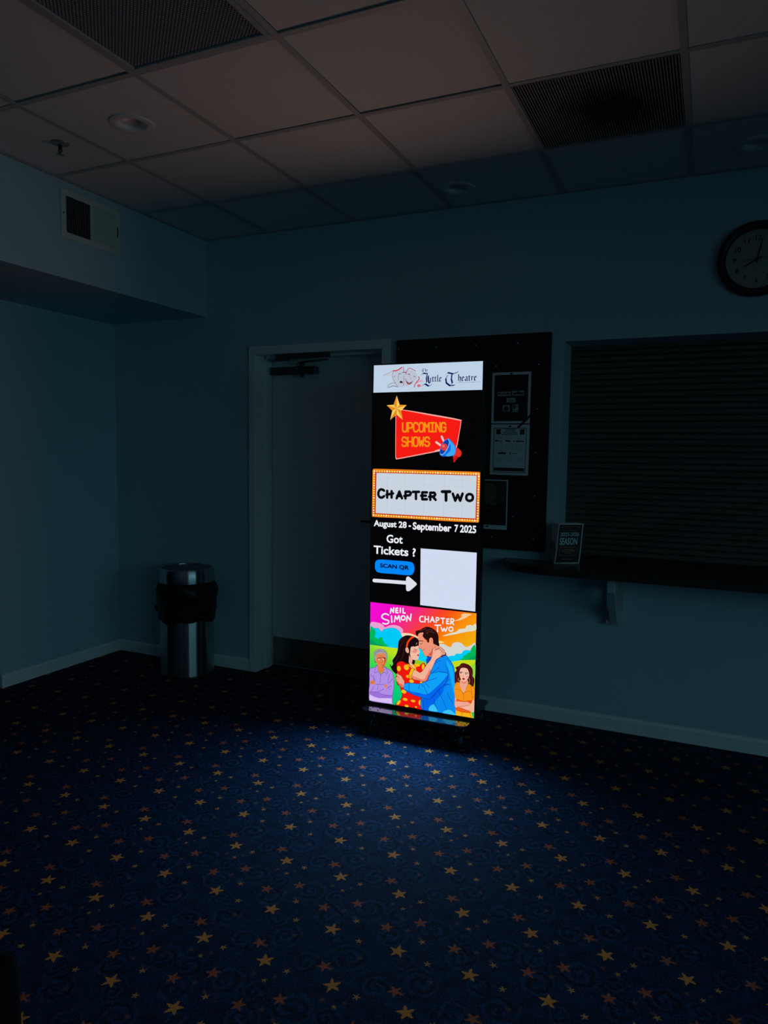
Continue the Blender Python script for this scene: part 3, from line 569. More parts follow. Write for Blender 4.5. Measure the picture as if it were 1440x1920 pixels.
('s',(200,84,10),[(476.3,161),(501.7,174.9),(502.5,157.7),(523.3,119.6),(543.5,170),(557.9,163.3),(578.9,156.8),(580,94.3),(570,91.4),(562.9,73.9),(524.4,74.4),(490.6,75.7),(478.4,91.7)]),
('s',(250,152,22),[(476.8,158.4),(499.5,171.9),(502.6,155.5),(522.9,116.4),(544.4,168),(558,161.1),(578.6,155),(579.5,96.4),(568.7,92.5),(562.4,76),(524.4,76.6),(490.5,77.9),(478.8,91.7)]),
('s',(240,84,20),[(488,86.5),(524.3,81),(564.3,91.8),(562.9,75.6),(524.4,75.7),(490.5,77)]),
('c',(200,84,10),1.8,[(478.9,135.3),(495.9,136.7),(511.8,130.3),(522.9,118.6)]),
('c',(200,84,10),1.8,[(523.3,118.7),(532.1,126.7),(545.3,135.4),(562.3,133.5)]),
('c',(200,84,10),1.8,[(522.9,116.4),(523.5,76.5)]),
('c',(200,84,10),1.8,[(559.1,161.8),(565.4,131.8),(568.7,93.6)]),
('c',(200,84,10),1.8,[(568.3,107.9),(579.1,110.5)]),
('c',(200,84,10),1.8,[(479.6,154.3),(488.4,164.5)]),
('p',(240,96,22),[(481.8,46.3),(513.9,47),(564,34),(562.7,23.8),(514.5,20.3),(483.6,26.4)]),
('p',(250,184,26),[(483.6,25.3),(514.5,20.3),(562.7,23.8),(573.8,1.9),(517.3,1.3),(484.7,1.2)]),
('c',(200,84,10),1.8,[(516.8,20.7),(516.8,1.7)]),
('c',(200,84,10),1.8,[(557.1,24),(566.6,3.3)]),
('s',(246,172,150),[(478.4,91.7),(485.8,86.1),(490.6,75.7),(526.6,77),(546.7,79),(561.3,69.1),(553.9,62.2),(504.8,47.6),(480,44.9)]),
('s',(248,184,160),[(504.8,46.7),(536.1,58),(561.4,64.7),(569.2,89.9),(579.8,92),(579.6,34.8),(554.6,34.3),(523,40.7)]),
('c',(170,60,50),1.6,[(480.4,74.5),(490.6,75.3)]),
('c',(170,60,50),1.6,[(491.3,46.7),(527.2,54.8),(558.2,66.4)]),
('c',(170,60,50),1.6,[(507.1,45.9),(534.3,38.1),(556.8,35.1)]),
('l',(240,243,250),7.3,[(115.6,485.8),(119.4,510),(132.5,491),(134.5,515.6)]),
('l',(240,243,250),7.3,[(157.4,515.8),(146.8,514),(146.2,491.4),(159.2,492.3)]),
('l',(240,243,250),7.3,[(146,502.6),(156.6,504.2)]),
('l',(240,243,250),7.3,[(171.7,517.2),(171.1,495.1)]),
('l',(240,243,250),7.3,[(186.5,517.7),(186.7,494.5),(198.8,494.2)]),
('l',(240,243,250),7.3,[(122.3,471.8),(125.2,437.7)]),
('l',(240,243,250),7.3,[(139.2,443.1),(143.6,473),(154.7,456.1),(164,477.5),(171.6,446.7)]),
('l',(240,243,250),7.3,[(207.6,452.3),(210.5,480.9),(227.9,458.1),(231.6,492.1)]),
('c',(240,243,250),7.3,[(106.1,474.6),(87.7,479.5),(71.2,470.9),(69,456.9),(83.2,449.4),(104.8,444.9),(106.6,433.8),(90.9,425.2),(74.2,427.9)]),
('c',(240,243,250),7.3,[(187.9,479.4),(179.6,474.6),(177.3,466.5),(181.3,458.4),(188.9,457.4),(196.5,461.8),(198.7,470),(195,477.4),(187.9,479.4)]),
('c',(240,243,250),6.4,[(297,487),(285.1,485.7),(279.5,472),(285.6,459.3),(299.8,460.4)]),
('l',(240,243,250),6.4,[(308.6,488.3),(308,459.3)]),
('l',(240,243,250),6.4,[(326.2,490.2),(326.8,460.5)]),
('l',(240,243,250),6.4,[(308.9,473.7),(326,475.6)]),
('l',(240,243,250),6.4,[(337.8,463.6),(347.9,490.1),(359,464.8)]),
('l',(240,243,250),6.4,[(341.8,472.9),(354.7,473.8)]),
('l',(240,243,250),6.4,[(368.6,489.1),(369.1,464)]),
('l',(240,243,250),6.4,[(393.5,488.3),(412.9,489.7)]),
('l',(240,243,250),6.4,[(403.8,489.4),(404.4,462.6)]),
('l',(240,243,250),6.4,[(436.9,488.6),(424.2,487.7),(424.3,464.4),(437.4,464.8)]),
('l',(240,243,250),6.4,[(424.5,476.5),(434.4,477.2)]),
('l',(240,243,250),6.4,[(447,491.1),(446.5,464.7)]),
('l',(240,243,250),6.4,[(362.5,449.1),(393.2,452.1)]),
('l',(240,243,250),6.4,[(377.4,450.8),(377.9,418.5)]),
('l',(240,243,250),6.4,[(395.7,441.4),(404.3,422.9),(411.7,438.8),(419.3,423.6),(428.6,446.2)]),
('c',(240,243,250),6.4,[(368.6,489.1),(380.5,489),(383.4,483.4),(379.4,477),(368.9,475)]),
('c',(240,243,250),6.4,[(447,491.1),(459.4,491.1),(462.2,484.9),(458.3,478.5),(448.5,475.9)]),
('l',(240,243,250),6.4,[(451.6,475.6),(462.1,462.1)]),
('c',(240,243,250),6.4,[(447.3,449.5),(439.3,444.6),(437.2,436.7),(441,429),(448.7,428.1),(456.3,432.5),(458.3,440.2),(455,447.7),(447.3,449.5)]),
]

# ------------------------------------------------------------------ helpers
def s2l(c):
    c = c/255.0
    return c/12.92 if c <= 0.04045 else ((c+0.055)/1.055)**2.4
def lin(rgb): return (s2l(rgb[0]), s2l(rgb[1]), s2l(rgb[2]), 1.0)

class NT:
    """small wrapper for building node trees"""
    def __init__(self, mat):
        self.t = mat.node_tree; self.n = self.t.nodes; self.l = self.t.links
    def new(self, typ, **kw):
        nd = self.n.new(typ)
        for k, v in kw.items(): setattr(nd, k, v)
        return nd
    def put(self, sock, v):
        if isinstance(v, bpy.types.NodeSocket): self.l.new(v, sock)
        else: sock.default_value = v
    def m(self, op, a, b=None, c=None, clamp=False):
        nd = self.new('ShaderNodeMath', operation=op); nd.use_clamp = clamp
        self.put(nd.inputs[0], a)
        if b is not None: self.put(nd.inputs[1], b)
        if c is not None: self.put(nd.inputs[2], c)
        return nd.outputs[0]
    def mix(self, fac, a, b):
        nd = self.new('ShaderNodeMix', data_type='RGBA')
        self.put(nd.inputs[0], fac); self.put(nd.inputs[6], a); self.put(nd.inputs[7], b)
        return nd.outputs[2]
    def noise(self, vec, scale, detail=2.0, rough=0.5):
        nd = self.new('ShaderNodeTexNoise'); nd.inputs['Scale'].default_value = scale
        nd.inputs['Detail'].default_value = detail; nd.inputs['Roughness'].default_value = rough
        if vec is not None: self.l.new(vec, nd.inputs['Vector'])
        return nd.outputs['Fac']
    def obj(self): return self.new('ShaderNodeTexCoord').outputs['Object']

def mat(name, col, rough=0.6, metal=0.0, var=0.12, scale=8.0, bump=0.0, bscale=200.0, spec=0.5, stretch=None, aniso=0.0):
    m = bpy.data.materials.new(name); m.use_nodes = True
    T = NT(m); b = m.node_tree.nodes['Principled BSDF']
    col = tuple(col)[:3] + (1.0,)
    co = T.obj()
    if stretch:
        mp = T.new('ShaderNodeMapping'); mp.inputs['Scale'].default_value = stretch; T.l.new(co, mp.inputs[0]); co = mp.outputs[0]
    n = T.noise(co, scale, 3.0)
    dark = tuple(c*(1-var) for c in col[:3]) + (1.0,); lite = tuple(min(1, c*(1+var)) for c in col[:3]) + (1.0,)
    T.l.new(T.mix(n, dark, lite), b.inputs['Base Color'])
    b.inputs['Roughness'].default_value = rough; b.inputs['Metallic'].default_value = metal
    b.inputs['Specular IOR Level'].default_value = spec
    if aniso: b.inputs['Anisotropic'].default_value = aniso
    if bump:
        bn = T.new('ShaderNodeBump'); bn.inputs['Strength'].default_value = bump; bn.inputs['Distance'].default_value = 0.002
        T.l.new(T.noise(co, bscale, 2.0), bn.inputs['Height']); T.l.new(bn.outputs[0], b.inputs['Normal'])
    return m

def emat(name, col, strength):
    m = bpy.data.materials.new(name); m.use_nodes = True
    nt = m.node_tree; nt.nodes.clear()
    e = nt.nodes.new('ShaderNodeEmission'); o = nt.nodes.new('ShaderNodeOutputMaterial')
    e.inputs[0].default_value = tuple(col)[:3] + (1,); e.inputs[1].default_value = strength
    nt.links.new(e.outputs[0], o.inputs[0])
    return m

def box(bm, x0, x1, y0, y1, z0, z1, mi=0):
    v = [bm.verts.new((x, y, z)) for z in (z0, z1) for y in (y0, y1) for x in (x0, x1)]
    for q in ((0,2,3,1), (4,5,7,6), (0,1,5,4), (2,6,7,3), (0,4,6,2), (1,3,7,5)):
        f = bm.faces.new([v[i] for i in q]); f.material_index = mi
    return v
def prism(bm, pts, axis, a0, a1, mi=0):
    """extrude a 2-D outline along an axis ('x','y' or 'z')"""
    def P(u, v, a):
        return (a, u, v) if axis == 'x' else ((u, a, v) if axis == 'y' else (u, v, a))
    A = [bm.verts.new(P(u, v, a0)) for u, v in pts]; B = [bm.verts.new(P(u, v, a1)) for u, v in pts]
    n = len(pts)
    fs = [bm.faces.new(A), bm.faces.new(B[::-1])]
    for i in range(n): fs.append(bm.faces.new([A[i], B[i], B[(i+1) % n], A[(i+1) % n]]))
    for f in fs: f.material_index = mi
def lathe(bm, prof, seg=48, cx=0, cy=0, jit=None, mi=0, cap0=True, cap1=True, smooth=True):
    rings = []
    for k, (r, z) in enumerate(prof):
        ring = []
        for i in range(seg):
            a = 2*PI*i/seg
            rr, zz = (r, z) if jit is None else jit(r, z, a, k)
            ring.append(bm.verts.new((cx + rr*math.cos(a), cy + rr*math.sin(a), zz)))
        rings.append(ring)
    for A, B in zip(rings, rings[1:]):
        for i in range(seg):
            f = bm.faces.new([A[i], A[(i+1) % seg], B[(i+1) % seg], B[i]]); f.smooth = smooth; f.material_index = mi
    if cap0: bm.faces.new(rings[0][::-1]).material_index = mi
    if cap1: bm.faces.new(rings[-1]).material_index = mi
    return rings
def cyl(bm, p0, p1, r0, r1=None, seg=16, mi=0):
    r1 = r0 if r1 is None else r1
    p0, p1 = Vector(p0), Vector(p1); d = (p1-p0).normalized()
    u = d.orthogonal().normalized(); v = d.cross(u)
    A = [bm.verts.new(p0 + r0*(math.cos(2*PI*i/seg)*u + math.sin(2*PI*i/seg)*v)) for i in range(seg)]
    B = [bm.verts.new(p1 + r1*(math.cos(2*PI*i/seg)*u + math.sin(2*PI*i/seg)*v)) for i in range(seg)]
    for i in range(seg):
        f = bm.faces.new([A[i], A[(i+1) % seg], B[(i+1) % seg], B[i]]); f.smooth = True; f.material_index = mi
    bm.faces.new(A[::-1]).material_index = mi; bm.faces.new(B).material_index = mi
def bevel(bm, w, seg=2, ang=0.6):
    bm.normal_update()
    es = [e for e in bm.edges if len(e.link_faces) == 2 and e.calc_face_angle(0) > ang]
    bmesh.ops.bevel(bm, geom=es, offset=w, segments=seg, profile=0.5, affect='EDGES')
def rrect(x0, x1, y0, y1, r, n=6):
    out = []
    for cx, cy, a in ((x1-r, y1-r, 0), (x0+r, y1-r, 90), (x0+r, y0+r, 180), (x1-r, y0+r, 270)):
        for k in range(n+1):
            t = math.radians(a + 90*k/n); out.append((cx + r*math.cos(t), cy + r*math.sin(t)))
    return out

def obj(name, bm, m, parent=None, recalc=True):
    if recalc: bmesh.ops.recalc_face_normals(bm, faces=bm.faces)
    me = bpy.data.meshes.new(name); bm.to_mesh(me); bm.free()
    for x in (m if isinstance(m, (list, tuple)) else [m]): me.materials.append(x)
    o = bpy.data.objects.new(name, me); COL.objects.link(o)
    if parent: o.parent = parent
    return o
def struct(name, bm, m):
    o = obj(name, bm, m); o['kind'] = 'structure'; return o
def tag(o, label, cat, group=None):
    o['label'] = label; o['category'] = cat
    if group: o['group'] = group
    return o
def thing(name, label, cat, loc=(0, 0, 0), rotz=0.0, group=None):
    o = bpy.data.objects.new(name, None); COL.objects.link(o); o.empty_display_size = 0.1
    o.location = loc; o.rotation_euler = (0, 0, rotz)
    return tag(o, label, cat, group)
def dup(root, loc, label, rotz=None):
    r = root.copy(); COL.objects.link(r); r.location = loc; r['label'] = label
    if rotz is not None: r.rotation_euler = (0, 0, rotz)
    for ch in list(root.children):
        c = ch.copy(); COL.objects.link(c); c.parent = r
        for g in list(ch.children):
            d = g.copy(); COL.objects.link(d); d.parent = c
    return r
def B(): return bmesh.new()

_text = {}
def text_geo(s, bold):
    """lettering from the built-in font as flat vertices and faces, with its bounds"""
    if (s, bold) not in _text:
        cu = bpy.data.curves.new('lettering', 'FONT'); cu.body = s; cu.size = 1.0; cu.offset = 0.03*bold; cu.fill_mode = 'FRONT'
        cu.dimensions = '2D'; cu.resolution_u = 3
        o = bpy.data.objects.new('lettering', cu); COL.objects.link(o)
        dg = bpy.context.evaluated_depsgraph_get(); dg.update()
        me = bpy.data.meshes.new_from_object(o.evaluated_get(dg))
        vs = [(v.co.x, v.co.y) for v in me.vertices]; fs = [tuple(p.vertices) for p in me.polygons]
        bpy.data.objects.remove(o); bpy.data.curves.remove(cu); bpy.data.meshes.remove(me)
        xs = [v[0] for v in vs]; ys = [v[1] for v in vs]
        _text[(s, bold)] = (vs, fs, min(xs), max(xs), min(ys), max(ys))
    return _text[(s, bold)]
def text_on(bm, s, x0, x1, y0, y1, place, mi=0, bold=0.0, keep=False):
    """put lettering into a box; place(x, y) gives the 3-D point"""
    vs, fs, a, b, c, d = text_geo(s, bold)
    if keep:
        k = (y1-y0)/(d-c); cx = (x0+x1)/2; hw = k*(b-a)/2; x0, x1 = cx-hw, cx+hw
    V = [bm.verts.new(place(x0 + (x-a)/(b-a)*(x1-x0), y0 + (y-c)/(d-c)*(y1-y0))) for x, y in vs]
    out = []
    for f in fs:
        try:
            q = bm.faces.new([V[i] for i in f]); q.material_index = mi; out.append(q)
        except ValueError: pass
    return out

# ------------------------------------------------------------------ shared materials
WALL = mat('blue_grey_wall_paint', (0.40, 0.56, 0.62), 0.75, var=0.04, scale=3, bump=0.15, bscale=350)
WHITE = mat('white_trim_paint', (0.80, 0.84, 0.82), 0.45, var=0.04)
DOORP = mat('off_white_door_paint', (0.66, 0.72, 0.72), 0.4, var=0.03)
TILE = mat('ceiling_tile', (0.74, 0.70, 0.68), 0.9, var=0.05, scale=30, bump=0.2, bscale=400)
TBAR = mat('ceiling_grid_metal', (0.44, 0.43, 0.42), 0.5, var=0.03)
BLACK = mat('black_plastic', (0.006, 0.006, 0.007), 0.45, var=0.2)
BLKMET = mat('black_painted_metal', (0.008, 0.008, 0.009), 0.35, var=0.2)
STEEL = mat('brushed_stainless_steel', (0.52, 0.53, 0.53), 0.26, 1.0, var=0.1, scale=6, stretch=(1, 1, 40), aniso=1.0)
_tg = STEEL.node_tree.nodes.new('ShaderNodeTangent'); _tg.direction_type = 'RADIAL'; _tg.axis = 'Z'
_pb = STEEL.node_tree.nodes['Principled BSDF']; STEEL.node_tree.links.new(_tg.outputs[0], _pb.inputs['Tangent']); _pb.inputs['Anisotropic Rotation'].default_value = 0.25
DARK = mat('near_black_matte', (0.004, 0.004, 0.005), 0.9, var=0.1)  # near-black; also stands in for shade in the hall and behind the vent
PAPER = mat('white_paper', (0.74, 0.80, 0.80), 0.7, var=0.03)
INK = mat('black_print', (0.008, 0.008, 0.010), 0.6, var=0.1)
VENTP = mat('white_register_paint', (0.60, 0.62, 0.58), 0.45, var=0.05)

# ------------------------------------------------------------------ carpet
def carpet_material():
    m = bpy.data.materials.new('star_carpet'); m.use_nodes = True
    T = NT(m); bs = m.node_tree.nodes['Principled BSDF']
    co = T.obj(); sep = T.new('ShaderNodeSeparateXYZ'); T.l.new(co, sep.inputs[0])
    X, Y = sep.outputs[0], sep.outputs[1]
    al = -0.0113; ca, sa = math.cos(al), math.sin(al); PU, PV = 0.2212, 0.4575
    u = T.m('ADD', T.m('MULTIPLY', X, ca), T.m('MULTIPLY', Y, sa))
    v = T.m('SUBTRACT', T.m('MULTIPLY', Y, ca), T.m('MULTIPLY', X, sa))
    jag = T.m('SUBTRACT', T.noise(co, 190.0, 2.0, 0.7), 0.5)
    wob = T.m('SUBTRACT', T.noise(co, 34.0, 2.0, 0.6), 0.5)
    patch = T.m('MULTIPLY_ADD', T.noise(co, 36.0, 3.0, 0.6), 4.5, -1.55, clamp=True)
    def fold(px, py):
        u0 = px*ca + py*sa; v0 = -px*sa + py*ca
        fu = T.m('MULTIPLY', T.m('SUBTRACT', T.m('FRACT', T.m('MULTIPLY_ADD', u, 1/PU, 0.5 - u0/PU)), 0.5), PU)
        fv = T.m('MULTIPLY', T.m('SUBTRACT', T.m('FRACT', T.m('MULTIPLY_ADD', v, 1/PV, 0.5 - v0/PV)), 0.5), PV)
        r = T.m('SQRT', T.m('ADD', T.m('MULTIPLY', fu, fu), T.m('MULTIPLY', fv, fv)))
        th = T.m('ARCTAN2', fv, fu)
        return r, th
    def star(px, py, R, phi, inner=0.43, n=5, jk=0.012, soft=0.003):
        r, th = fold(px, py)
        t = T.m('ABSOLUTE', T.m('MULTIPLY_ADD', T.m('FRACT', T.m('MULTIPLY_ADD', th, n/(2*PI), phi)), 2.0, -1.0))
        Rb = T.m('MULTIPLY_ADD', T.m('POWER', t, 1.7), R*(1-inner), R*inner)
        rr = T.m('MULTIPLY_ADD', jag, jk, r)
        return T.m('DIVIDE', T.m('SUBTRACT', Rb, rr), soft, clamp=True)
    def swirl(px, py, R, k, s):
        r, th = fold(px, py)
        wv = T.m('SINE', T.m('ADD', T.m('MULTIPLY', T.m('MULTIPLY_ADD', wob, 0.040, T.m('MULTIPLY_ADD', jag, 0.012, r)), k), T.m('MULTIPLY', th, s)))
        edge = T.m('MULTIPLY', T.m('DIVIDE', T.m('SUBTRACT', R, r), 0.016, clamp=True), patch)
        return T.m('MULTIPLY', wv, edge)
    base = T.mix(T.m('MULTIPLY_ADD', T.noise(co, 22.0, 4.0, 0.6), 2.6, -0.8, clamp=True), (0.0006, 0.007, 0.022, 1), (0.0026, 0.029, 0.084, 1))
    sw = None
    for a in ((0.585, -1.00, .066, 215, 1.0), (0.70, -1.09, .060, 225, -1.0), (0.63, -1.23, .066, 215, -1.0), (0.745, -1.30, .056, 235, 1.0),
              (0.68, -1.00, .050, 250, 1.0), (0.56, -1.17, .046, 260, -1.0)):
        q = swirl(*a); sw = q if sw is None else T.m('ADD', sw, q)
    base = T.mix(T.m('MULTIPLY', T.m('MAXIMUM', sw, 0.0), 0.95, clamp=True), base, (0.0003, 0.0025, 0.008, 1))
    base = T.mix(T.m('MULTIPLY', T.m('MAXIMUM', T.m('MULTIPLY', sw, -1.0), 0.0), 0.75, clamp=True), base, (0.008, 0.056, 0.150, 1))
    fine = T.noise(co, 260.0, 3.0, 0.75)
    base = T.mix(T.m('MULTIPLY_ADD', fine, 4.0, -1.45, clamp=True), T.mix(0.5, base, (0.002, 0.008, 0.024, 1)), base)
    speck = T.m('MULTIPLY_ADD', T.noise(co, 300.0, 0.0), 18.0, -12.4, clamp=True)
    base = T.mix(T.m('MULTIPLY', speck, 0.45), base, (0.10, 0.20, 0.30, 1))
    col = base
    grain = T.m('MULTIPLY_ADD', T.noise(co, 420.0, 1.0), 1.8, -0.35, clamp=True)
    rust = [(.584, -.831, .024, .10), (.537, -.992, .024, .35), (.670, -1.058, .024, .6)]
    drust = [(.64, -.945, .012, .2), (.735, -1.045, .013, .5), (.56, -1.06, .011, .1), (.655, -1.215, .012, .4), (.70, -.93, .010, .8), (.60, -1.29, .012, .3)]
    gold = [(.640, -.887, .0285, .30), (.523, -1.139, .0285, .62)]
    sgold = [(.573, -1.072, .0135, .2), (.621, -1.152, .0135, .5), (.719, -.897, .0135, .8), (.46, -.951, .0105, .4)]
    def layer(col, lst, c, jk, op):
        tot = None
        for px, py, R, ph in lst:
            q = star(px, py, R, ph, jk=jk); tot = q if tot is None else T.m('MAXIMUM', tot, q)
        fac = T.m('MULTIPLY', tot, T.m('MULTIPLY_ADD', grain, 0.45*op, 0.55*op))
        return T.mix(fac, col, c)
    col = layer(col, drust, (0.26, 0.10, 0.05, 1), .010, .55)
    col = layer(col, rust, (0.58, 0.13, 0.03, 1), .020, .75)
    col = layer(col, sgold, (0.72, 0.31, 0.08, 1), .012, .85)
    col = layer(col, gold, (0.80, 0.29, 0.05, 1), .019, 1.0)
    T.l.new(col, bs.inputs['Base Color'])
    bs.inputs['Roughness'].default_value = 0.95; bs.inputs['Specular IOR Level'].default_value = 0.1
    bn = T.new('ShaderNodeBump'); bn.inputs['Strength'].default_value = 0.5; bn.inputs['Distance'].default_value = 0.004
    T.l.new(fine, bn.inputs['Height']); T.l.new(bn.outputs[0], bs.inputs['Normal'])
    return m

# ------------------------------------------------------------------ room shell
XL, XA, WT = -1.1237, -1.925, 0.22        # bulkhead face, alcove wall, wall thickness
ZS = 2.336                                # underside of the bulkhead
DX0, DX1, DZ = -0.732, 0.161, 2.076       # door opening
SX0, SX1, SZ0, SZ1 = 1.215, 3.30, 0.852, 2.062   # counter window opening
HALL = -3.6

b = B(); box(b, HALL, ROOM_R, ROOM_F, 0.6, -0.1, 0); struct('floor', b, carpet_material())

b = B()                                    # wall with the door and the counter window
for x0, x1, z0, z1 in ((HALL, DX0, 0, H+.3), (DX0, DX1, DZ, H+.3), (DX1, SX0, 0, H+.3), (SX0, SX1, 0, SZ0), (SX0, SX1, SZ1, H+.3), (SX1, ROOM_R, 0, H+.3)):
    box(b, x0, x1, 0, WT, z0, z1)
box(b, DX0-.1, DX1+.1, WT, WT+.05, 0, DZ+.1); box(b, SX0-.1, SX1+.1, WT+.04, WT+.09, SZ0-.1, SZ1+.1)
struct('wall_back', b, WALL)

b = B(); box(b, HALL, XL, -6.0, 0, ZS, H+.3); struct('wall_bulkhead', b, WALL)
b = B(); box(b, XA-.13, XA, -.974, 0, 0, ZS); bevel(b, .004); struct('wall_left', b, WALL)
b = B(); box(b, HALL-.1, HALL, ROOM_F, 0, 0, ZS+.1); box(b, HALL, XA-.13, -.974, -.90, 0, ZS); struct('wall_hall', b, DARK)  # darkness of the unlit hall put into the wall colour
b = B(); box(b, HALL-.1, ROOM_R+.1, ROOM_F-.1, ROOM_F, 0, H+.3); struct('wall_front', b, WALL)

# right wall with the glazed shop front that lets the daylight in
b = B(); WZ0, WZ1 = 0.12, 2.25; panes = []
y = -1.7; edges = [y]
PW = [0.28, 0.40, 0.28, 0.40, 0.28, 0.40, 0.90, 0.95, 0.95]
box(b, ROOM_R, ROOM_R+.15, -1.7, 0, 0, H+.3)
tot = sum(PW) + 0.07*(len(PW)-1)
box(b, ROOM_R, ROOM_R+.15, ROOM_F, -1.7-tot, 0, H+.3)
box(b, ROOM_R, ROOM_R+.15, -1.7-tot, -1.7, 0, WZ0); box(b, ROOM_R, ROOM_R+.15, -1.7-tot, -1.7, WZ1, H+.3)
struct('wall_right', b, WALL)
fr = B(); y = -1.7
GLOW = bpy.data.materials.new('window_glass'); GLOW.use_nodes = True
_n = GLOW.node_tree; _n.nodes.clear(); _t = _n.nodes.new('ShaderNodeBsdfTransparent'); _g = _n.nodes.new('ShaderNodeBsdfGlossy'); _x = _n.nodes.new('ShaderNodeMixShader'); _o = _n.nodes.new('ShaderNodeOutputMaterial')
_t.inputs[0].default_value = (.9, .96, .96, 1); _g.inputs['Roughness'].default_value = .02; _x.inputs[0].default_value = .06
_n.links.new(_t.outputs[0], _x.inputs[1]); _n.links.new(_g.outputs[0], _x.inputs[2]); _n.links.new(_x.outputs[0], _o.inputs[0])
for i, pw in enumerate(PW):
    g = B(); v = [g.verts.new(p) for p in ((ROOM_R+.05, y, WZ0), (ROOM_R+.05, y-pw, WZ0), (ROOM_R+.05, y-pw, WZ1), (ROOM_R+.05, y, WZ1))]; g.faces.new(v)
    o = obj('window_%d' % (i+1), g, GLOW, recalc=False); o['kind'] = 'structure'
    y -= pw
    if i < len(PW)-1:
        box(fr, ROOM_R+.0, ROOM_R+.06, y-.07, y, WZ0, WZ1); y -= .07
struct('trim_3', fr, BLKMET)

# ceiling tiles (each lies in its own cell), grid of T-bars
T0, TX0, TE = 0.6096, -0.6355, 0.5819
xs = [XL] + [TX0 + i*T0 for i in range(9)] + [ROOM_R]
ys = [0.0] + [-(TE + k*T0) for k in range(12)] + [ROOM_F]
CANS = [(-0.333, -1.492), (0.693, -0.269), (2.069, -0.281)]
def cell(x, y):
    i = max(k for k in range(len(xs)-1) if xs[k] <= x); j = max(k for k in range(len(ys)-1) if ys[k] >= y); return i, j
SKIP = {cell(1.5, -0.9)} | {cell(0.28, -2.1), cell(0.28, -2.7)}
LIFT = {cell(0.28, -1.5): (.002, .0), cell(0.88, -1.5): (.004, .0), cell(-.33, -2.1): (.004, .0), cell(0.88, -2.1): (.004, .0)}
holes = {cell(*c): c for c in CANS}
b = B()
for i in range(len(xs)-1):
    for j in range(len(ys)-1):
        if (i, j) in SKIP: continue
        x0, x1, y1, y0 = xs[i], xs[i+1], ys[j], ys[j+1]
        e = .002; zf, zb = LIFT.get((i, j), (random.uniform(0, .0015), random.uniform(0, .0015)))
        def zz(y): return H + .0036 + zf + (zb-zf)*(y1-y)/(y1-y0)
        x0 += e; x1 -= e; y0 += e; y1 -= e
        if (i, j) in holes:
            cx, cy = holes[(i, j)]; n = 48; ring = []; out = []
            for k in range(n):
                a = 2*PI*(k+.5)/n; dx, dy = math.cos(a), math.sin(a)
                t = min((x1-cx)/dx if dx > 0 else (x0-cx)/dx, (y1-cy)/dy if dy > 0 else (y0-cy)/dy)
                ring.append(b.verts.new((cx + .075*dx, cy + .075*dy, H+.0036))); out.append(b.verts.new((cx+t*dx, cy+t*dy, H+.0036)))
            for k in range(n): b.faces.new([ring[k], ring[(k+1) % n], out[(k+1) % n], out[k]])
            # corners
            for cxn, cyn in ((x0, y0), (x1, y0), (x1, y1), (x0, y1)):
                near = sorted(out, key=lambda q: (q.co.x-cxn)**2 + (q.co.y-cyn)**2)[:2]
                b.faces.new([near[0], near[1], b.verts.new((cxn, cyn, H+.0036))])
        else:
            v = [b.verts.new(p) for p in ((x0, y0, zz(y0)), (x1, y0, zz(y0)), (x1, y1, zz(y1)), (x0, y1, zz(y1)))]; b.faces.new(v)
            t = [b.verts.new((p.co.x, p.co.y, p.co.z+.015)) for p in v]
            for k in range(4): b.faces.new([v[k], v[(k+1) % 4], t[(k+1) % 4], t[k]])
            b.faces.new(t[::-1])
struct('ceiling', b, TILE)
b = B()
for x in xs[1:-1]: box(b, x-.012, x+.012, ROOM_F, 0, H, H+.003)
for y in ys[1:-1]: box(b, XL, ROOM_R, y-.012, y+.012, H+.0003, H+.0033)
box(b, XL, XL+.022, ROOM_F, 0, H-.0005, H+.0025); box(b, XL, ROOM_R, -.022, 0, H-.0004, H+.0026)
struct('trim_2', b, TBAR)

# skirting boards
def skirt(name, a0, a1, axis, at, sgn):
    b = B(); pr = [(0, 0), (sgn*.013, 0), (sgn*.013, .066), (sgn*.008, .078), (0, .080)]
    prism(b, [(at+u, v) for u, v in pr], axis, a0, a1)
    return struct(name, b, WHITE)
b = B(); pr = [(0, 0), (-.013, 0), (-.013, .066), (-.008, .078), (0, .080)]
prism(b, pr, 'x', XA, -.781); prism(b, pr, 'x', .212, ROOM_R); struct('baseboard_back', b, WHITE)
skirt('baseboard_left', -.974, 0, 'y', XA, 1)

# door frame (casing, jambs with a stop), door with its hardware
b = B()
for x0, x1 in ((-.781, DX0), (DX1, .212)): box(b, x0, x1, -.016, 0, 0, DZ)
box(b, -.781, .212, -.016, 0, DZ, 2.125)
for sg, x in ((1, DX0), (-1, DX1)):
    a, c = sorted((x, x+sg*.004)); box(b, a, c, -.016, .21, 0, DZ)
    a, c = sorted((x+sg*.004, x+sg*.018)); box(b, a, c, .085, .15, 0, DZ-.004)
box(b, DX0, DX1, -.016, .21, DZ-.004, DZ); box(b, DX0, DX1, .085, .15, DZ-.018, DZ-.004)
bevel(b, .0015, 1); struct('trim_1', b, WHITE)
b = B(); box(b, DX0+.008, DX1-.008, .165, .209, .012, DZ-.008); bevel(b, .002, 1)
door = struct('door_1', b, DOORP)
b = B(); box(b, DX0+.022, DX1-.022, .1625, .165, .018, .206); kp = obj('kick_plate', b, mat('brushed_metal_plate', (.30, .31, .31), .35, .9, stretch=(30, 1, 1)), door)
for x in (DX0+.034, DX1-.034):
    for z in (.028, .196):
        b = B(); cyl(b, (x, .1626, z), (x, .1605, z), .005, seg=10); obj('screw', b, BLKMET, kp)
GREY = mat('dark_grey_closer_casting', (.055, .062, .062), .4, .2)
b = B(); box(b, -.700, -.362, .108, .163, 1.957, 2.006); bevel(b, .008, 3); clo = obj('door_closer', b, GREY, door)
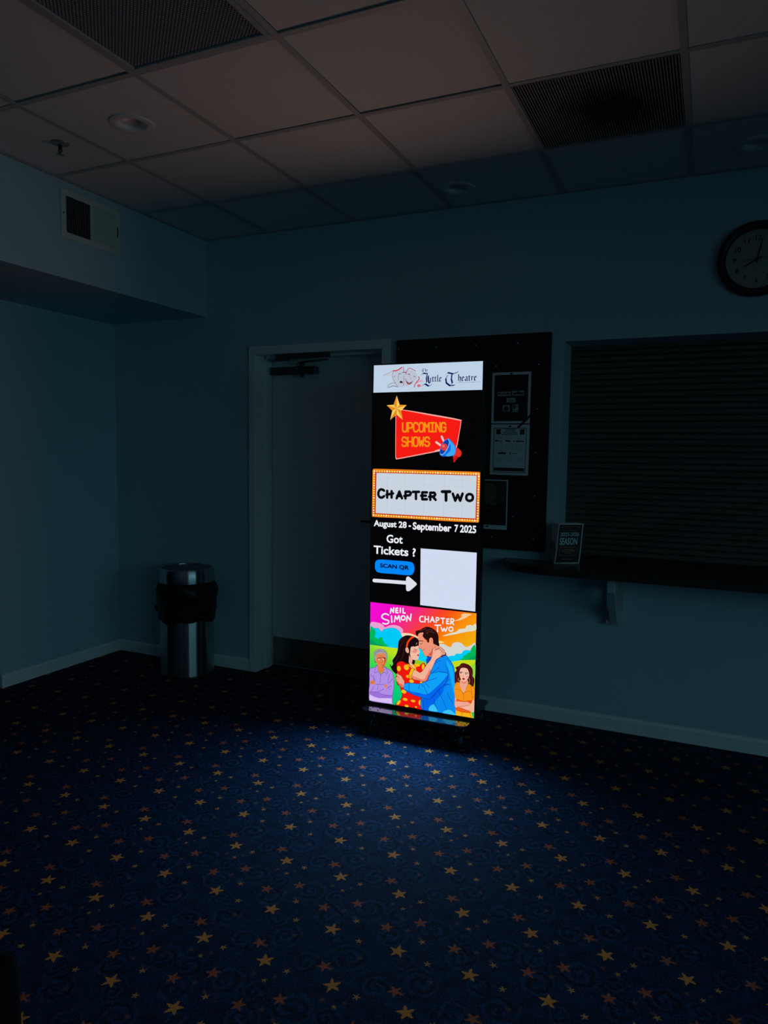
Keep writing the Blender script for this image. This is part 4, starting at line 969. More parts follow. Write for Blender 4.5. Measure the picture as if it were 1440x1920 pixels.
b = B(); box(b, -.395, -.366, .1065, .1085, 1.961, 2.002); obj('end_cap', b, mat('grey_cap', (.10, .11, .11), .3, .5), clo)
b = B(); cyl(b, (-.475, .135, 2.006), (-.475, .135, 2.028), .014); cyl(b, (-.475, .135, 1.957), (-.475, .135, 1.940), .012); obj('spindle', b, GREY, clo)
b = B(); prism(b, [(-.485, .125), (-.465, .125), (-.225, .035), (-.235, .015), (-.485, .105)], 'z', 2.026, 2.034)
box(b, -.60, -.22, .015, .045, 2.046, 2.072); box(b, -.60, -.52, .012, .05, 2.034, 2.048); obj('closer_arm', b, GREY, clo)
b = B(); cyl(b, (.085, .165, 1.03), (.085, .157, 1.03), .026, seg=24); cyl(b, (.085, .158, 1.03), (.085, .115, 1.03), .010); cyl(b, (.090, .112, 1.03), (-.030, .112, 1.032), .009, .007)
obj('lever_handle', b, BLKMET, door)

# ------------------------------------------------------------------ LED poster display on castors
SW, SH_ = 0.580, 1.762
disp = thing('led_display', 'tall freestanding LED poster display lit with upcoming theatre shows, on castors before the door', 'display', (0.641, -0.508, 0), 0.010)
b = B(); box(b, -.296, .296, -.0285, .036, .132, 1.914); bevel(b, .004, 2); obj('cabinet', b, BLKMET, disp)
b = B(); prism(b, rrect(-.296, .278, -.125, .295, .03), 'z', .1245, .131)
PLATE = mat('satin_black_steel_plate', (.22, .22, .225), .09, .95, var=.1)
pl = obj('base_plate', b, PLATE, disp)
for x in (-.247, -.205, .222, .265):
    for y in (-.103, -.073):
        b = B(); cyl(b, (x, y, .131), (x, y, .1325), .004, seg=10); obj('screw', b, BLACK, pl)
RUB = mat('black_rubber_wheel', (.010, .010, .010), .55)
CHR = mat('polished_axle_cap', (.55, .57, .58), .25, 1.0)
for x, y, tw in ((-.255, -.085, .3), (.235, -.095, -.4), (-.255, .255, .2), (.240, .250, -.2)):
    ca = B(); cyl(ca, (x, y, .1245), (x, y, .105), .020, seg=20)
    c_, s_ = math.cos(tw), math.sin(tw); ox, oy = x + .018*s_, y + .018*c_
    for sg in (-1, 1):
        q = Vector((c_, -s_, 0))*sg*.0165; p0 = Vector((ox, oy, .045)) + q
        cyl(ca, (x+q.x, y+q.y, .110), p0, .010, .008, seg=10)
    cs = obj('castor', ca, BLKMET, disp)
    wh = B(); ax = Vector((c_, -s_, 0)); c0 = Vector((ox, oy, .041))
    cyl(wh, c0-ax*.012, c0+ax*.012, .040, seg=28); bevel(wh, .004, 2); obj('wheel', wh, RUB, cs)
    cp = B(); cyl(cp, c0-ax*.0215, c0+ax*.0215, .007, seg=12)
    for sg in (-1, 1):                          # bright swivel lip
        for k in range(7):
            a0, a1 = 1.7 + k*.22, 1.7 + (k+1)*.22; up = Vector((0, 0, 1)); sd = Vector((s_, c_, 0))
            P0 = c0 + ax*sg*.0135 + (up*math.sin(a0) + sd*math.cos(a0))*.030; P1 = c0 + ax*sg*.0135 + (up*math.sin(a1) + sd*math.cos(a1))*.030
            cyl(cp, P0, P1, .0012, seg=6)
    obj('axle_cap', cp, CHR, cs)

def catmull(pts, closed, n=6):
    out = []; N = len(pts)
    g = (lambda i: pts[i % N]) if closed else (lambda i: pts[max(0, min(N-1, i))])
    for i in range(N if closed else N-1):
        p0, p1, p2, p3 = g(i-1), g(i), g(i+1), g(i+2)
        for k in range(n):
            t = k/n; t2 = t*t; t3 = t2*t
            out.append(tuple(.5*(2*p1[d] + (p2[d]-p0[d])*t + (2*p0[d]-5*p1[d]+4*p2[d]-p3[d])*t2 + (3*p1[d]-p0[d]-3*p2[d]+p3[d])*t3) for d in (0, 1)))
    if not closed: out.append(tuple(pts[-1]))
    return out
def build_screen():
    """the displayed picture: flat coloured shapes stacked by a fraction of a millimetre"""
    bm = B(); cl = bm.loops.layers.float_color.new('picture')
    boxes = []
    def layer_for(x0, x1, y0, y1):
        z = 1
        for a, c, d, e, q in boxes:
            if a < x1 and c > x0 and d < y1 and e > y0 and q >= z: z = q+1
        boxes.append((x0, x1, y0, y1, z)); return z
    def V(x, y, z):
        x = min(max(x, 0.0), 580.0); y = min(max(y, 0.0), 1762.0)
        return bm.verts.new((x/1000 - SW/2, -.0290 - z*.0001, .1455 + y/1000))
    def face(pts, z, col):
        q = []
        for p in pts:
            p = (min(max(p[0], 0.0), 580.0), min(max(p[1], 0.0), 1762.0))
            if not q or abs(p[0]-q[-1][0]) + abs(p[1]-q[-1][1]) > .01: q.append(p)
        if len(q) > 1 and abs(q[0][0]-q[-1][0]) + abs(q[0][1]-q[-1][1]) < .01: q.pop()
        if len(q) < 3: return
        ar = sum(q[i][0]*q[(i+1) % len(q)][1] - q[(i+1) % len(q)][0]*q[i][1] for i in range(len(q)))
        if abs(ar) < .02: return
        if ar < 0: q = q[::-1]
        f = bm.faces.new([V(x, y, z) for x, y in q])
        for lp in f.loops: lp[cl] = col
    def ext(pts, pad=0):
        xs_ = [p[0] for p in pts]; ys_ = [p[1] for p in pts]
        return min(xs_)-pad, max(xs_)+pad, min(ys_)-pad, max(ys_)+pad
    face([(0, 0), (580, 0), (580, 1762), (0, 1762)], 0, lin((3, 3, 4)))
    def ramp(t, st):
        t = max(0, min(1, t))
        for (a, ca), (c, cc) in zip(st, st[1:]):
            if t <= c:
                k = (t-a)/(c-a); return lin(tuple(ca[i] + (cc[i]-ca[i])*k for i in range(3)))
        return lin(st[-1][1])
    for it in ART:
        kind = it[0]; col = lin(it[1]) if kind != 'g' else None
        if kind in 'ps':
            pts = it[2] if kind == 'p' else catmull(it[2], True)
            face(pts, layer_for(*ext(pts)), col)
        elif kind == 'e':
            _, _, x, y, rx, ry = it
            n = 10 if rx < 8 else 20
            pts = [(x + rx*math.cos(2*PI*k/n), y + ry*math.sin(2*PI*k/n)) for k in range(n)]
            face(pts, layer_for(*ext(pts)), col)
        elif kind in 'lc':
            w_ = it[2]/2; pts = it[3] if kind == 'l' or len(it[3]) < 3 else catmull(it[3], False, 5)
            z = layer_for(*ext(pts, w_))
            for p, q in zip(pts, pts[1:]):
                d = math.hypot(q[0]-p[0], q[1]-p[1])
                if d < .01: continue
                nx, ny = -(q[1]-p[1])/d*w_, (q[0]-p[0])/d*w_
                face([(p[0]-nx, p[1]-ny), (q[0]-nx, q[1]-ny), (q[0]+nx, q[1]+ny), (p[0]+nx, p[1]+ny)], z, col)
            ends = pts if kind == 'l' or w_ > 3.5 else (pts[0], pts[-1])
            n = 8 if w_ < 3 else 12
            for p in ends: face([(p[0] + w_*math.cos(2*PI*k/n), p[1] + w_*math.sin(2*PI*k/n)) for k in range(n)], z, col)
        elif kind == 'g':
            pts = it[2]; x0, x1, y0, y1 = ext(pts); z = layer_for(x0, x1, y0, y1); G = 14
            if it[1] == 'sky':
                st = [(0, (250, 10, 226)), (.16, (244, 14, 200)), (.34, (250, 50, 110)), (.47, (254, 76, 20)), (.6, (255, 146, 12)), (.74, (248, 176, 16)), (.9, (232, 204, 24)), (1, (230, 210, 30))]
                fn = lambda u, v: ramp(.62*u + .55*(1-v), st)
            else:
                st = [(0, (0, 196, 130)), (.45, (10, 220, 110)), (.75, (110, 222, 60)), (1, (196, 232, 30))]
                fn = lambda u, v: ramp(v*1.05 + (u-.5)*.35*v, st)
            for i in range(G):
                for j in range(G):
                    q = [(x0 + (x1-x0)*(i+a)/G, y0 + (y1-y0)*(j+c)/G) for a, c in ((0, 0), (1, 0), (1, 1), (0, 1))]
                    f = bm.faces.new([V(x, y, z) for x, y in q])
                    for lp, (x, y) in zip(f.loops, q): lp[cl] = fn((x-x0)/(x1-x0), (y-y0)/(y1-y0))
        elif kind == 't':
            _, _, s, x0, y0, x1, y1, bold = it
            z = layer_for(x0, x1, y0, y1)
            for f in text_on(bm, s, x0, x1, y0, y1, lambda x, y: (x/1000 - SW/2, -.0290 - z*.0001, .1455 + y/1000), bold=bold):
                for lp in f.loops: lp[cl] = col
    m = bpy.data.materials.new('led_screen_picture'); m.use_nodes = True
    nt = m.node_tree; bs = nt.nodes['Principled BSDF']
    at = nt.nodes.new('ShaderNodeAttribute'); at.attribute_name = 'picture'
    bs.inputs['Base Color'].default_value = (.006, .006, .006, 1); bs.inputs['Roughness'].default_value = .6; bs.inputs['Specular IOR Level'].default_value = 0.0
    nt.links.new(at.outputs['Color'], bs.inputs['Emission Color']); bs.inputs['Emission Strength'].default_value = SCREEN_GAIN
    return obj('screen', bm, m, disp, recalc=False), max(q[4] for q in boxes)
screen, nlay = build_screen()
print('screen layers', nlay)
area('screen_boost_upper', (0, -.040, 1.42), (.56, .92), UPPER_LAMP, UPPER_COL, (0, -1, 0), disp)  # added lamp, on top of the screen's own emission
area('screen_boost_lower', (0, -.080, .40), (.56, .22), LOWER_LAMP, LOWER_COL, (0, -1, -.35), disp, 150)  # added lamp tilted down to strengthen the glow on the carpet

# ------------------------------------------------------------------ upholstered memo board with ribbons and studs
BX0, BX1, BZ0, BZ1 = .256, 1.150, .936, 2.113
board = thing('memo_board', 'large black fabric memo board with criss-cross ribbons behind the LED display', 'notice board', (BX0, -.0015, BZ0))
def loc(o, x=BX0, z=BZ0): pass
FAB = mat('black_board_fabric', (.0035, .0036, .0042), .95, var=.3, scale=300, bump=.3, bscale=600)
b = B(); box(b, 0, BX1-BX0, -.030, 0, 0, BZ1-BZ0); bevel(b, .008, 3); obj('panel', b, FAB, board)
RIB = mat('dark_satin_ribbon', (.016, .020, .026), .45, var=.15)
STUD = mat('silver_stud', (.7, .72, .72), .25, .9)
NX, NZ, DXN, DZN = 1.087, 1.708, .1165, .1175        # one stud and the half spacing of the diamond lattice
def clip_line(a, bq):
    """clip a segment to the board"""
    (x0, z0), (x1, z1) = a, bq; t0, t1 = 0., 1.
    for p, q in ((-(x1-x0), x0-(BX0+.004)), (x1-x0, (BX1-.004)-x0), (-(z1-z0), z0-(BZ0+.004)), (z1-z0, (BZ1-.004)-z0)):
        if abs(p) < 1e-9: continue
        r = q/p
        if p < 0: t0 = max(t0, r)
        else: t1 = min(t1, r)
    if t0 >= t1: return None
    return (x0+(x1-x0)*t0, z0+(z1-z0)*t0), (x0+(x1-x0)*t1, z0+(z1-z0)*t1)
for sg in (-1, 1):
    for k in range(-24, 24, 2):
        cx, cz = NX + k*DXN, NZ
        r = clip_line((cx-30*DXN, cz-sg*30*DZN), (cx+30*DXN, cz+sg*30*DZN))
        if r is None: continue
        (x0, z0), (x1, z1) = r; L_ = math.hypot(x1-x0, z1-z0)
        if L_ < .05: continue
        nx, nz = -(z1-z0)/L_*.0048, (x1-x0)/L_*.0048
        yy = -.0305 - (.0004 if sg > 0 else 0)
        b = B(); prism(b, [(x0-nx-BX0, z0-nz-BZ0), (x1-nx-BX0, z1-nz-BZ0), (x1+nx-BX0, z1+nz-BZ0), (x0+nx-BX0, z0+nz-BZ0)], 'y', yy-.0006, yy)
        obj('ribbon', b, RIB, board)
for i in range(-8, 2):
    for j in range(-8, 6):
        if (i + j) % 2: continue
        x, z = NX + i*DXN, NZ + j*DZN
        if not (BX0+.01 < x < BX1-.01 and BZ0+.01 < z < BZ1-.01): continue
        if .83 < x < 1.06 and 1.33 < z < 1.91: continue       # under the pinned sheets
        if .73 < x < .94 and 1.03 < z < 1.33: continue
        b = B(); lathe(b, [(.0052, 0), (.0046, .0022), (.0026, .0038), (.0004, .0044)], 12, cap0=False)
        bmesh.ops.transform(b, matrix=Matrix.Translation((x-BX0, -.0314, z-BZ0)) @ Matrix.Rotation(PI/2, 4, 'X'), verts=b.verts)
        obj('stud', b, STUD, board)

# sheets pinned to the board: local x to the right, z up, printed side facing -y
def flat(bm, x0, x1, z0, z1, lay, mi):
    v = [bm.verts.new(p) for p in ((x0, -.0005-lay*.00012, z0), (x1, -.0005-lay*.00012, z0), (x1, -.0005-lay*.00012, z1), (x0, -.0005-lay*.00012, z1))]
    bm.faces.new(v).material_index = mi
def poly(bm, pts, lay, mi):
    bm.faces.new([bm.verts.new((x, -.0005-lay*.00012, z)) for x, z in pts]).material_index = mi
def place(lay): return lambda x, z: (x, -.0005-lay*.00012, z)
def frame_lines(bm, x0, x1, z0, z1, t, lay, mi):
    flat(bm, x0, x1, z0, z0+t, lay, mi); flat(bm, x0, x1, z1-t, z1, lay, mi); flat(bm, x0, x0+t, z0+t, z1-t, lay, mi); flat(bm, x1-t, x1, z0+t, z1-t, lay, mi)
GOLDI = mat('dull_gold_print', (.12, .095, .060), .6); LGREY = mat('pale_print', (.42, .47, .47), .7); MGREY = mat('grey_print', (.20, .23, .24), .7)
BLUI = mat('blue_print', (.035, .05, .14), .7); OLIV = mat('olive_print', (.040, .048, .026), .7); OVAL = mat('pale_olive_print', (.105, .115, .075), .7); DBRN = mat('dark_brown_print', (.016, .008, .006), .7)
PINM = mat('black_push_pin', (.006, .006, .007), .3)
def sheet(label, x, z, w_, h_, y, rot=0.0):
    t = thing('flyer', label, 'flyer', (x, y, z), 0); t.rotation_euler = (0, rot, 0)
    b = B(); box(b, 0, w_, -.0004, 0, 0, h_)
    return t, b
FM = [PAPER, INK, GOLDI, LGREY, MGREY, BLUI, OLIV, OVAL, DBRN]
def pin(t, x, z):
    b = B(); lathe(b, [(.0062, 0), (.0055, .003), (.003, .006)], 14)
    bmesh.ops.transform(b, matrix=Matrix.Translation((x, -.0006, z)) @ Matrix.Rotation(PI/2, 4, 'X'), verts=b.verts)
    obj('push_pin', b, PINM, t)
W8, H11 = .214, .276
t, b = sheet('black flyer with white margin and small sponsor logos, topmost sheet on the memo board', .836, 1.631, W8, H11, -.0340)
flat(b, .013, .200, .012, .262, 1, 1); frame_lines(b, .022, .190, .022, .252, .0015, 2, 2)
for dx in (-.036, .030): flat(b, .106+dx-.003, .106+dx+.003, .235, .241, 2, 2)
flat(b, .102, .106, .238, .244, 2, 2)
text_on(b, '60', .095, .113, .222, .231, place(2), 2); text_on(b, 'SEASON', .085, .123, .212, .218, place(2), 2); text_on(b, '125', .088, .118, .195, .208, place(2), 2)
flat(b, .082, .086, .200, .203, 2, 2); flat(b, .121, .125, .200, .203, 2, 2); flat(b, .088, .120, .188, .1895, 2, 2); flat(b, .100, .106, .180, .186, 2, 2)
flat(b, .032, .106, .148, .171, 2, 3); flat(b, .113, .178, .150, .175, 2, 3)
for k, (x0, x1) in enumerate(((.035, .048), (.051, .061), (.064, .071), (.075, .080), (.083, .092), (.094, .103))): flat(b, x0, x1, .156, .156+(.007 if k % 2 else .011), 3, 1)
flat(b, .117, .174, .155, .166, 3, 1); poly(b, [(.136, .166), (.156, .166), (.150, .172), (.146, .1745), (.142, .172)], 3, 1)
flat(b, .083, .133, .113, .138, 2, 3); text_on(b, 'OCA', .094, .122, .119, .131, place(3), 1, .6); flat(b, .088, .128, .115, .117, 3, 4)
flat(b, .063, .102, .065, .099, 2, 3); poly(b, [(.082+.014*math.cos(a*PI/8), .080+.014*math.sin(a*PI/8)) for a in range(16)], 3, 6); flat(b, .068, .097, .067, .070, 3, 4)
flat(b, .117, .149, .060, .102, 2, 3); poly(b, [(.120, .099), (.133, .099), (.133, .082), (.127, .074), (.120, .082)], 3, 5); flat(b, .136, .146, .086, .096, 3, 4); flat(b, .120, .146, .064, .070, 3, 4)
for k in range(15): flat(b, .032+k*.0097, .039+k*.0097, .040, .045, 2, 6 if k % 4 else 2)
obj('printed_sheet', b, FM, t); pin(t, .106, .268)
t, b = sheet('white letter sheet with a thin black border, pinned just below the black sponsor flyer', .835, 1.350, W8, H11, -.0340, .008)
frame_lines(b, .016, .198, .014, .258, .0032, 1, 1)
flat(b, .022, .192, .022, .040, 1, 1)
for x0 in (.026, .158):
    poly(b, [(x0+.002, .222), (x0+.029, .222), (x0+.027, .246), (x0+.004, .246)], 1, 1); flat(b, x0-.002, x0+.033, .246, .250, 1, 1); flat(b, x0+.010, x0+.020, .240, .242, 2, 4)
for z, x0, x1 in ((.250, .070, .143), (.243, .084, .134), (.236, .075, .140), (.228, .068, .147), (.220, .058, .150)): flat(b, x0, x1, z, z+.0032, 1, 1)
for x0, x1, z, h in ((.022, .040, .182, .009), (.042, .064, .182, .007), (.082, .110, .182, .008), (.126, .138, .182, .006), (.145, .151, .180, .011), (.153, .168, .182, .007), (.170, .186, .182, .006)): flat(b, x0, x1, z, z+h, 1, 4 if x0 in (.042, .126) else 1)
flat(b, .044, .088, .114, .123, 1, 1); poly(b, [(.058, .123), (.074, .123), (.066, .128)], 1, 1); flat(b, .108, .114, .112, .126, 1, 5); flat(b, .124, .154, .117, .121, 1, 4)
LN = mat('faint_text_print', (.40, .46, .47), .7)
for z in [.212, .206, .200] + [.170-.006*k for k in range(7)] + [.098-.006*k for k in range(5)]:
    for x0 in (.026, .082, .136): flat(b, x0, x0+random.uniform(.035, .048), z, z+.0016, 1, 9)
obj('printed_sheet', b, FM+[LN], t); pin(t, .106, .266)
t, b = sheet('dark olive musical poster with an oval emblem, lowest on the memo board beside the display', .734, 1.046, W8-.008, .276, -.0340)
flat(b, .006, .199, .024, .270, 1, 1); flat(b, .012, .193, .150, .266, 2, 6)
poly(b, [(.104+.042*math.cos(a*PI/14), .206+.052*math.sin(a*PI/14)) for a in range(28)], 3, 7)
text_on(b, 'ANNE', .060, .148, .136, .153, place(4), 4); text_on(b, 'OF GREEN GABLES', .045, .165, .123, .130, place(4), 6); flat(b, .080, .128, .116, .118, 4, 4)
text_on(b, 'THE MUSICAL', .062, .150, .103, .110, place(4), 6)
for z, x0, x1 in ((.094, .074, .136), (.052, .070, .148), (.044, .066, .160), (.068, .160, .184)): flat(b, x0, x1, z, z+.0018, 4, 6)
flat(b, .085, .101, .012, .019, 1, 1)
obj('printed_sheet', b, FM, t)
# the ribbon that holds the corner of the upper flyer
b = B(); x0, z0, x1, z1 = .985-BX0, 1.605-BZ0, NX-BX0, NZ-BZ0
L_ = math.hypot(x1-x0, z1-z0); nx, nz = -(z1-z0)/L_*.0055, (x1-x0)/L_*.0055
prism(b, [(x0-nx, z0-nz), (x1-nx, z1-nz), (x1+nx, z1+nz), (x0+nx, z0+nz)], 'y', -.0352, -.0344); obj('ribbon', b, RIB, board)

# ------------------------------------------------------------------ box-office counter, bracket and rolling shutter
STONE = mat('dark_mottled_laminate', (.020, .021, .019), .28, var=.75, scale=38)
def counter_outline():
    pts = [(3.35, .195), (SX0+.006, .195), (SX0+.006, -.001), (.925, -.001)]
    for k in range(13):
        a = PI/2*k/12; pts.append((1.26 - .325*math.cos(a)**.9, -.015 - .275*math.sin(a)))
    return pts + [(3.35, -.292)]
b = B(); prism(b, counter_outline(), 'z', .8525, .889); bevel(b, .004, 2, .9)
tag(obj('countertop', b, STONE), 'long dark mottled counter shelf with a rounded end under the closed shutter', 'counter')
br = thing('shelf_bracket', 'white painted wooden bracket with a diagonal brace holding up the dark counter', 'bracket', (1.524, 0, .585))
LUMB = mat('painted_timber', (.44, .50, .50), .6, var=.06)
b = B(); box(b, -.040, .047, -.038, 0, 0, .262); bevel(b, .0015, 1); obj('wall_plate', b, LUMB, br)
b = B(); box(b, -.019, .019, -.215, -.0385, .195, .2665); bevel(b, .0015, 1); obj('arm', b, LUMB, br)
b = B(); prism(b, [(-.0385, .004), (-.0385, .060), (-.165, .1945), (-.214, .1945)], 'x', -.018, .018); obj('brace', b, LUMB, br)
SHUT = mat('grey_brown_shutter_slat', (.085, .088, .074), .5, .2, var=.08, stretch=(1, 1, 10))
sh = thing('roll_up_shutter', 'closed dark slatted roll-down shutter filling the ticket window above the counter', 'shutter', (SX0, .2, .89))
b = B(); z = .016; W_ = SX1-SX0-.004
while z < 1.165:
    prism(b, [(.012, z), (.004, z+.001), (0, z+.007), (0, z+.024), (.004, z+.0305), (.012, z+.0312)], 'x', .004, W_); z += .0323
obj('slat_curtain', b, SHUT, sh)
b = B(); box(b, .004, W_, -.012, .014, .0005, .0155); obj('bottom_bar', b, DARK, sh)
b = B(); box(b, .004, W_, .002, .018, 1.155, 1.1705); obj('head_rail', b, DARK, sh)

# brochures in a clear holder on the counter
ACR = bpy.data.materials.new('clear_acrylic'); ACR.use_nodes = True
_b = ACR.node_tree.nodes['Principled BSDF']; _b.inputs['Base Color'].default_value = (.75, .85, .86, 1); _b.inputs['Roughness'].default_value = .05
_b.inputs['Transmission Weight'].default_value = 1.0; _b.inputs['IOR'].default_value = 1.3
HX, HY, HZ, HR = 1.262, -.060, .889, math.radians(33)
hold = thing('brochure_holder', 'clear acrylic holder full of season brochures standing on the dark counter', 'holder', (HX, HY, HZ), HR)
b = B(); box(b, -.074, .074, .012, .014, 0, .150); obj('back_panel', b, ACR, hold)
b = B(); box(b, -.074, .074, -.044, .012, 0, .002); obj('base', b, ACR, hold)
for sx in (-.074, .072):
    b = B(); box(b, sx, sx+.002, -.040, .012, .002, .120); obj('side_panel', b, ACR, hold)
RED = mat('dark_red_print', (.085, .014, .011), .6); TAN = mat('tan_print', (.42, .28, .19), .6); SILV = mat('silver_blue_print', (.62, .72, .73), .6)
def brochure(k, curl, tilt, dx, label, face):
    t = thing('brochure', label, 'brochure', (HX, HY, HZ+.0022), HR, 'season brochures in the counter holder')
    Wb, Hb = .138, .214; y0 = .0095 - k*.0045
    def at(x, z, lay=0.0):
        s = z/Hb; yy = y0 - .010*math.sin(PI*min(1, s*1.15))*curl - .020*curl*max(0, s-.45)**1.5*2 + tilt*s*.02
        return (x + dx*s - .0, yy - .0006 - lay*.00012, z)
    b = B(); n = 14
    for lay, mi, (x0, x1, z0, z1) in ((0, 0, (-Wb/2, Wb/2, 0, Hb)),) + (((1, 1, (-Wb/2+.006, Wb/2-.006, .008, Hb-.005)),) if face else ()):
        rows = [[b.verts.new(at(x, z0+(z1-z0)*i/n, lay)) for x in (x0, x1)] for i in range(n+1)]
        for A, C_ in zip(rows, rows[1:]):
            f = b.faces.new([A[0], A[1], C_[1], C_[0]]); f.material_index = mi; f.smooth = True
        if lay == 0:
            bk = [[b.verts.new(at(x, z0+(z1-z0)*i/n, -27)) for x in (x0, x1)] for i in range(n+1)]
            for A, C_ in zip(bk, bk[1:]): b.faces.new([A[1], A[0], C_[0], C_[1]]).material_index = mi
            for i in range(n):
                b.faces.new([rows[i][0], rows[i+1][0], bk[i+1][0], bk[i][0]]); b.faces.new([rows[i][1], bk[i][1], bk[i+1][1], rows[i+1][1]])
            b.faces.new([rows[n][0], rows[n][1], bk[n][1], bk[n][0]]); b.faces.new([rows[0][1], rows[0][0], bk[0][0], bk[0][1]])
    if face:
        pl_ = lambda lay: (lambda x, z: at(x, z, lay))
        def strip(x0, x1, z0, z1, lay, mi):
            m_ = max(1, int((z1-z0)/.01)); r_ = [[b.verts.new(at(x, z0+(z1-z0)*i/m_, lay)) for x in (x0, x1)] for i in range(m_+1)]
            for A, C_ in zip(r_, r_[1:]): b.faces.new([A[0], A[1], C_[1], C_[0]]).material_index = mi
        def ring(pts, w_, lay, mi):
            for (xa, za), (xb, zb) in zip(pts, pts[1:]+pts[:1]):
                d = math.hypot(xb-xa, zb-za); nx_, nz_ = -(zb-za)/d*w_, (xb-xa)/d*w_
                b.faces.new([b.verts.new(at(*q, lay)) for q in ((xa-nx_, za-nz_), (xb-nx_, zb-nz_), (xb+nx_, zb+nz_), (xa+nx_, za+nz_))]).material_index = mi
        ring([(-.046, .186), (-.040, .179), (.040, .179), (.046, .186), (.046, .192), (.040, .199), (-.040, .199), (-.046, .192)], .0007, 3, 3)
        strip(-.041, .041, .181, .197, 2, 2); strip(-.036, .036, .1885, .1905, 3, 4)
        text_on(b, '2025-2026', -.052, .050, .148, .168, pl_(2), 4, .6)
        text_on(b, 'SEASON', -.054, .044, .102, .140, pl_(2), 4, 1.0)
        strip(-.041, .041, .048, .086, 2, 2)
        ring([(-.045, .044), (.045, .044), (.045, .052), (.051, .060), (.051, .074), (.045, .082), (.045, .090), (-.045, .090), (-.045, .082), (-.051, .074), (-.051, .060), (-.045, .052)], .0009, 3, 3)
        for z_, h_ in ((.076, .026), (.068, .036), (.058, .018)): strip(-h_, h_, z_, z_+.0028, 3, 3)
        strip(-.030, .032, .024, .0275, 2, 5)
    obj('leaflet', b, [PAPER, INK, RED, TAN, SILV, MGREY], t)
brochure(0, 0, .0, 0, 'rear white-edged season brochure in the stack behind the front one in the holder', False)
for k in range(1, 9): brochure(k, .16*k*.6, .1, .0012*k, 'rear white-edged season brochure in the stack behind the front one in the holder', False)
brochure(9.6, 1.0, .0, .012, 'curling front brochure reading 2025-2026 SEASON in the counter holder', True)

# ------------------------------------------------------------------ wall clock
clk = thing('wall_clock', 'round black framed white wall clock high above the closed shutter', 'clock', (2.105, 0, 2.401))
b = B(); lathe(b, [(.160, 0), (.174, .004), (.176, .018), (.170, .032), (.156, .038), (.143, .034), (.137, .022), (.136, .012)], 72, cap0=False, cap1=False)
RX = Matrix.Rotation(PI/2, 4, 'X')
bmesh.ops.transform(b, matrix=RX, verts=b.verts); obj('frame', b, BLACK, clk)
CF = mat('clock_dial', (.32, .34, .31), .6, var=.03)
b = B(); lathe(b, [(.1375, 0), (.1375, .012)], 72); bmesh.ops.transform(b, matrix=RX, verts=b.verts)
for h in range(12):
    a = h*PI/6; u = Vector((math.cos(a), 0, math.sin(a))); v = Vector((-math.sin(a), 0, math.cos(a)))
    b.faces.new([b.verts.new(u*r + v*s + Vector((0, -.0124, 0))) for r, s in ((.122, -.001), (.128, -.001), (.128, .001), (.122, .001))]).material_index = 1
for x0, x1, z in ((-.022, .022, .042), (-.020, .018, -.058)):
    b.faces.new([b.verts.new((x, -.0124, zz_)) for x, zz_ in ((x0, z), (x1, z), (x1, z+(.004 if z > 0 else .0012)), (x0, z+(.004 if z > 0 else .0012)))]).material_index = 2
obj('dial', b, [CF, INK, MGREY], clk)
for h in range(1, 13):
    a = PI/2 - h*PI/6; s = str(h); cx, cz = .098*math.cos(a), .098*math.sin(a)
    b = B(); text_on(b, s, cx-.02, cx+.02, cz-.0115, cz+.0115, lambda x, z: (x, -.0126, z), keep=True, bold=.35)
    obj('numeral', b, INK, clk)
def hand(name, deg, ln, tail, w0, y):
    a = math.radians(90-deg); u = Vector((math.cos(a), 0, math.sin(a))); v = Vector((-math.sin(a), 0, math.cos(a)))
    b = B(); A = [u*r + v*s for r, s in ((-tail, -w0), (ln, -w0*.6), (ln, w0*.6), (-tail, w0))]
    p = [b.verts.new(q + Vector((0, y, 0))) for q in A]; q_ = [b.verts.new(q + Vector((0, y-.0012, 0))) for q in A]
    b.faces.new(p); b.faces.new(q_[::-1])
    for i in range(4): b.faces.new([p[i], q_[i], q_[(i+1) % 4], p[(i+1) % 4]])
    obj(name, b, INK, clk)
hand('hour_hand', 240.5, .066, .020, .0036, -.0135); hand('minute_hand', 11, .096, .020, .0028, -.0155); hand('second_hand', 266, .085, .034, .0010, -.0175)
b = B(); lathe(b, [(.006, 0), (.006, .020)], 16); bmesh.ops.transform(b, matrix=RX, verts=b.verts); obj('hub', b, INK, clk)

# ------------------------------------------------------------------ register on the bulkhead
reg = thing('wall_vent', 'white air register with two banks of vertical louvers on the bulkhead', 'vent', (XL, -.967, 2.660))
RW, RH = .398, .246
b = B(); box(b, 0, .007, -RW/2, RW/2, -RH/2, -RH/2+.032); box(b, 0, .007, -RW/2, RW/2, RH/2-.032, RH/2)
for y0, y1 in ((-RW/2, -RW/2+.032), (-.007, .007), (RW/2-.028, RW/2)): box(b, 0, .007, y0, y1, -RH/2+.032, RH/2-.032)
obj('frame', b, VENTP, reg)
b = B(); box(b, .0002, .001, -RW/2+.01, RW/2-.01, -RH/2+.01, RH/2-.01); obj('backing', b, DARK, reg)  # near-black sheet, shade of the duct put into its colour
for lo, hi, ang in ((-RW/2+.032, -.007, -38), (.007, RW/2-.028, 38)):
    b = B(); n = 14
    for k in range(n):
        cy = lo + (hi-lo)*(k+.5)/n; a = math.radians(ang); dx, dy = .0046*math.cos(a), .0046*math.sin(a)*1.1
        cx = .0062
        pts = [(cx-dx-.0004, cy-dy), (cx+dx-.0004, cy+dy), (cx+dx+.0004, cy+dy+.0003), (cx-dx+.0004, cy-dy+.0003)]
        prism(b, pts, 'z', -RH/2+.032, RH/2-.032)
    obj('louver_bank', b, VENTP, reg)
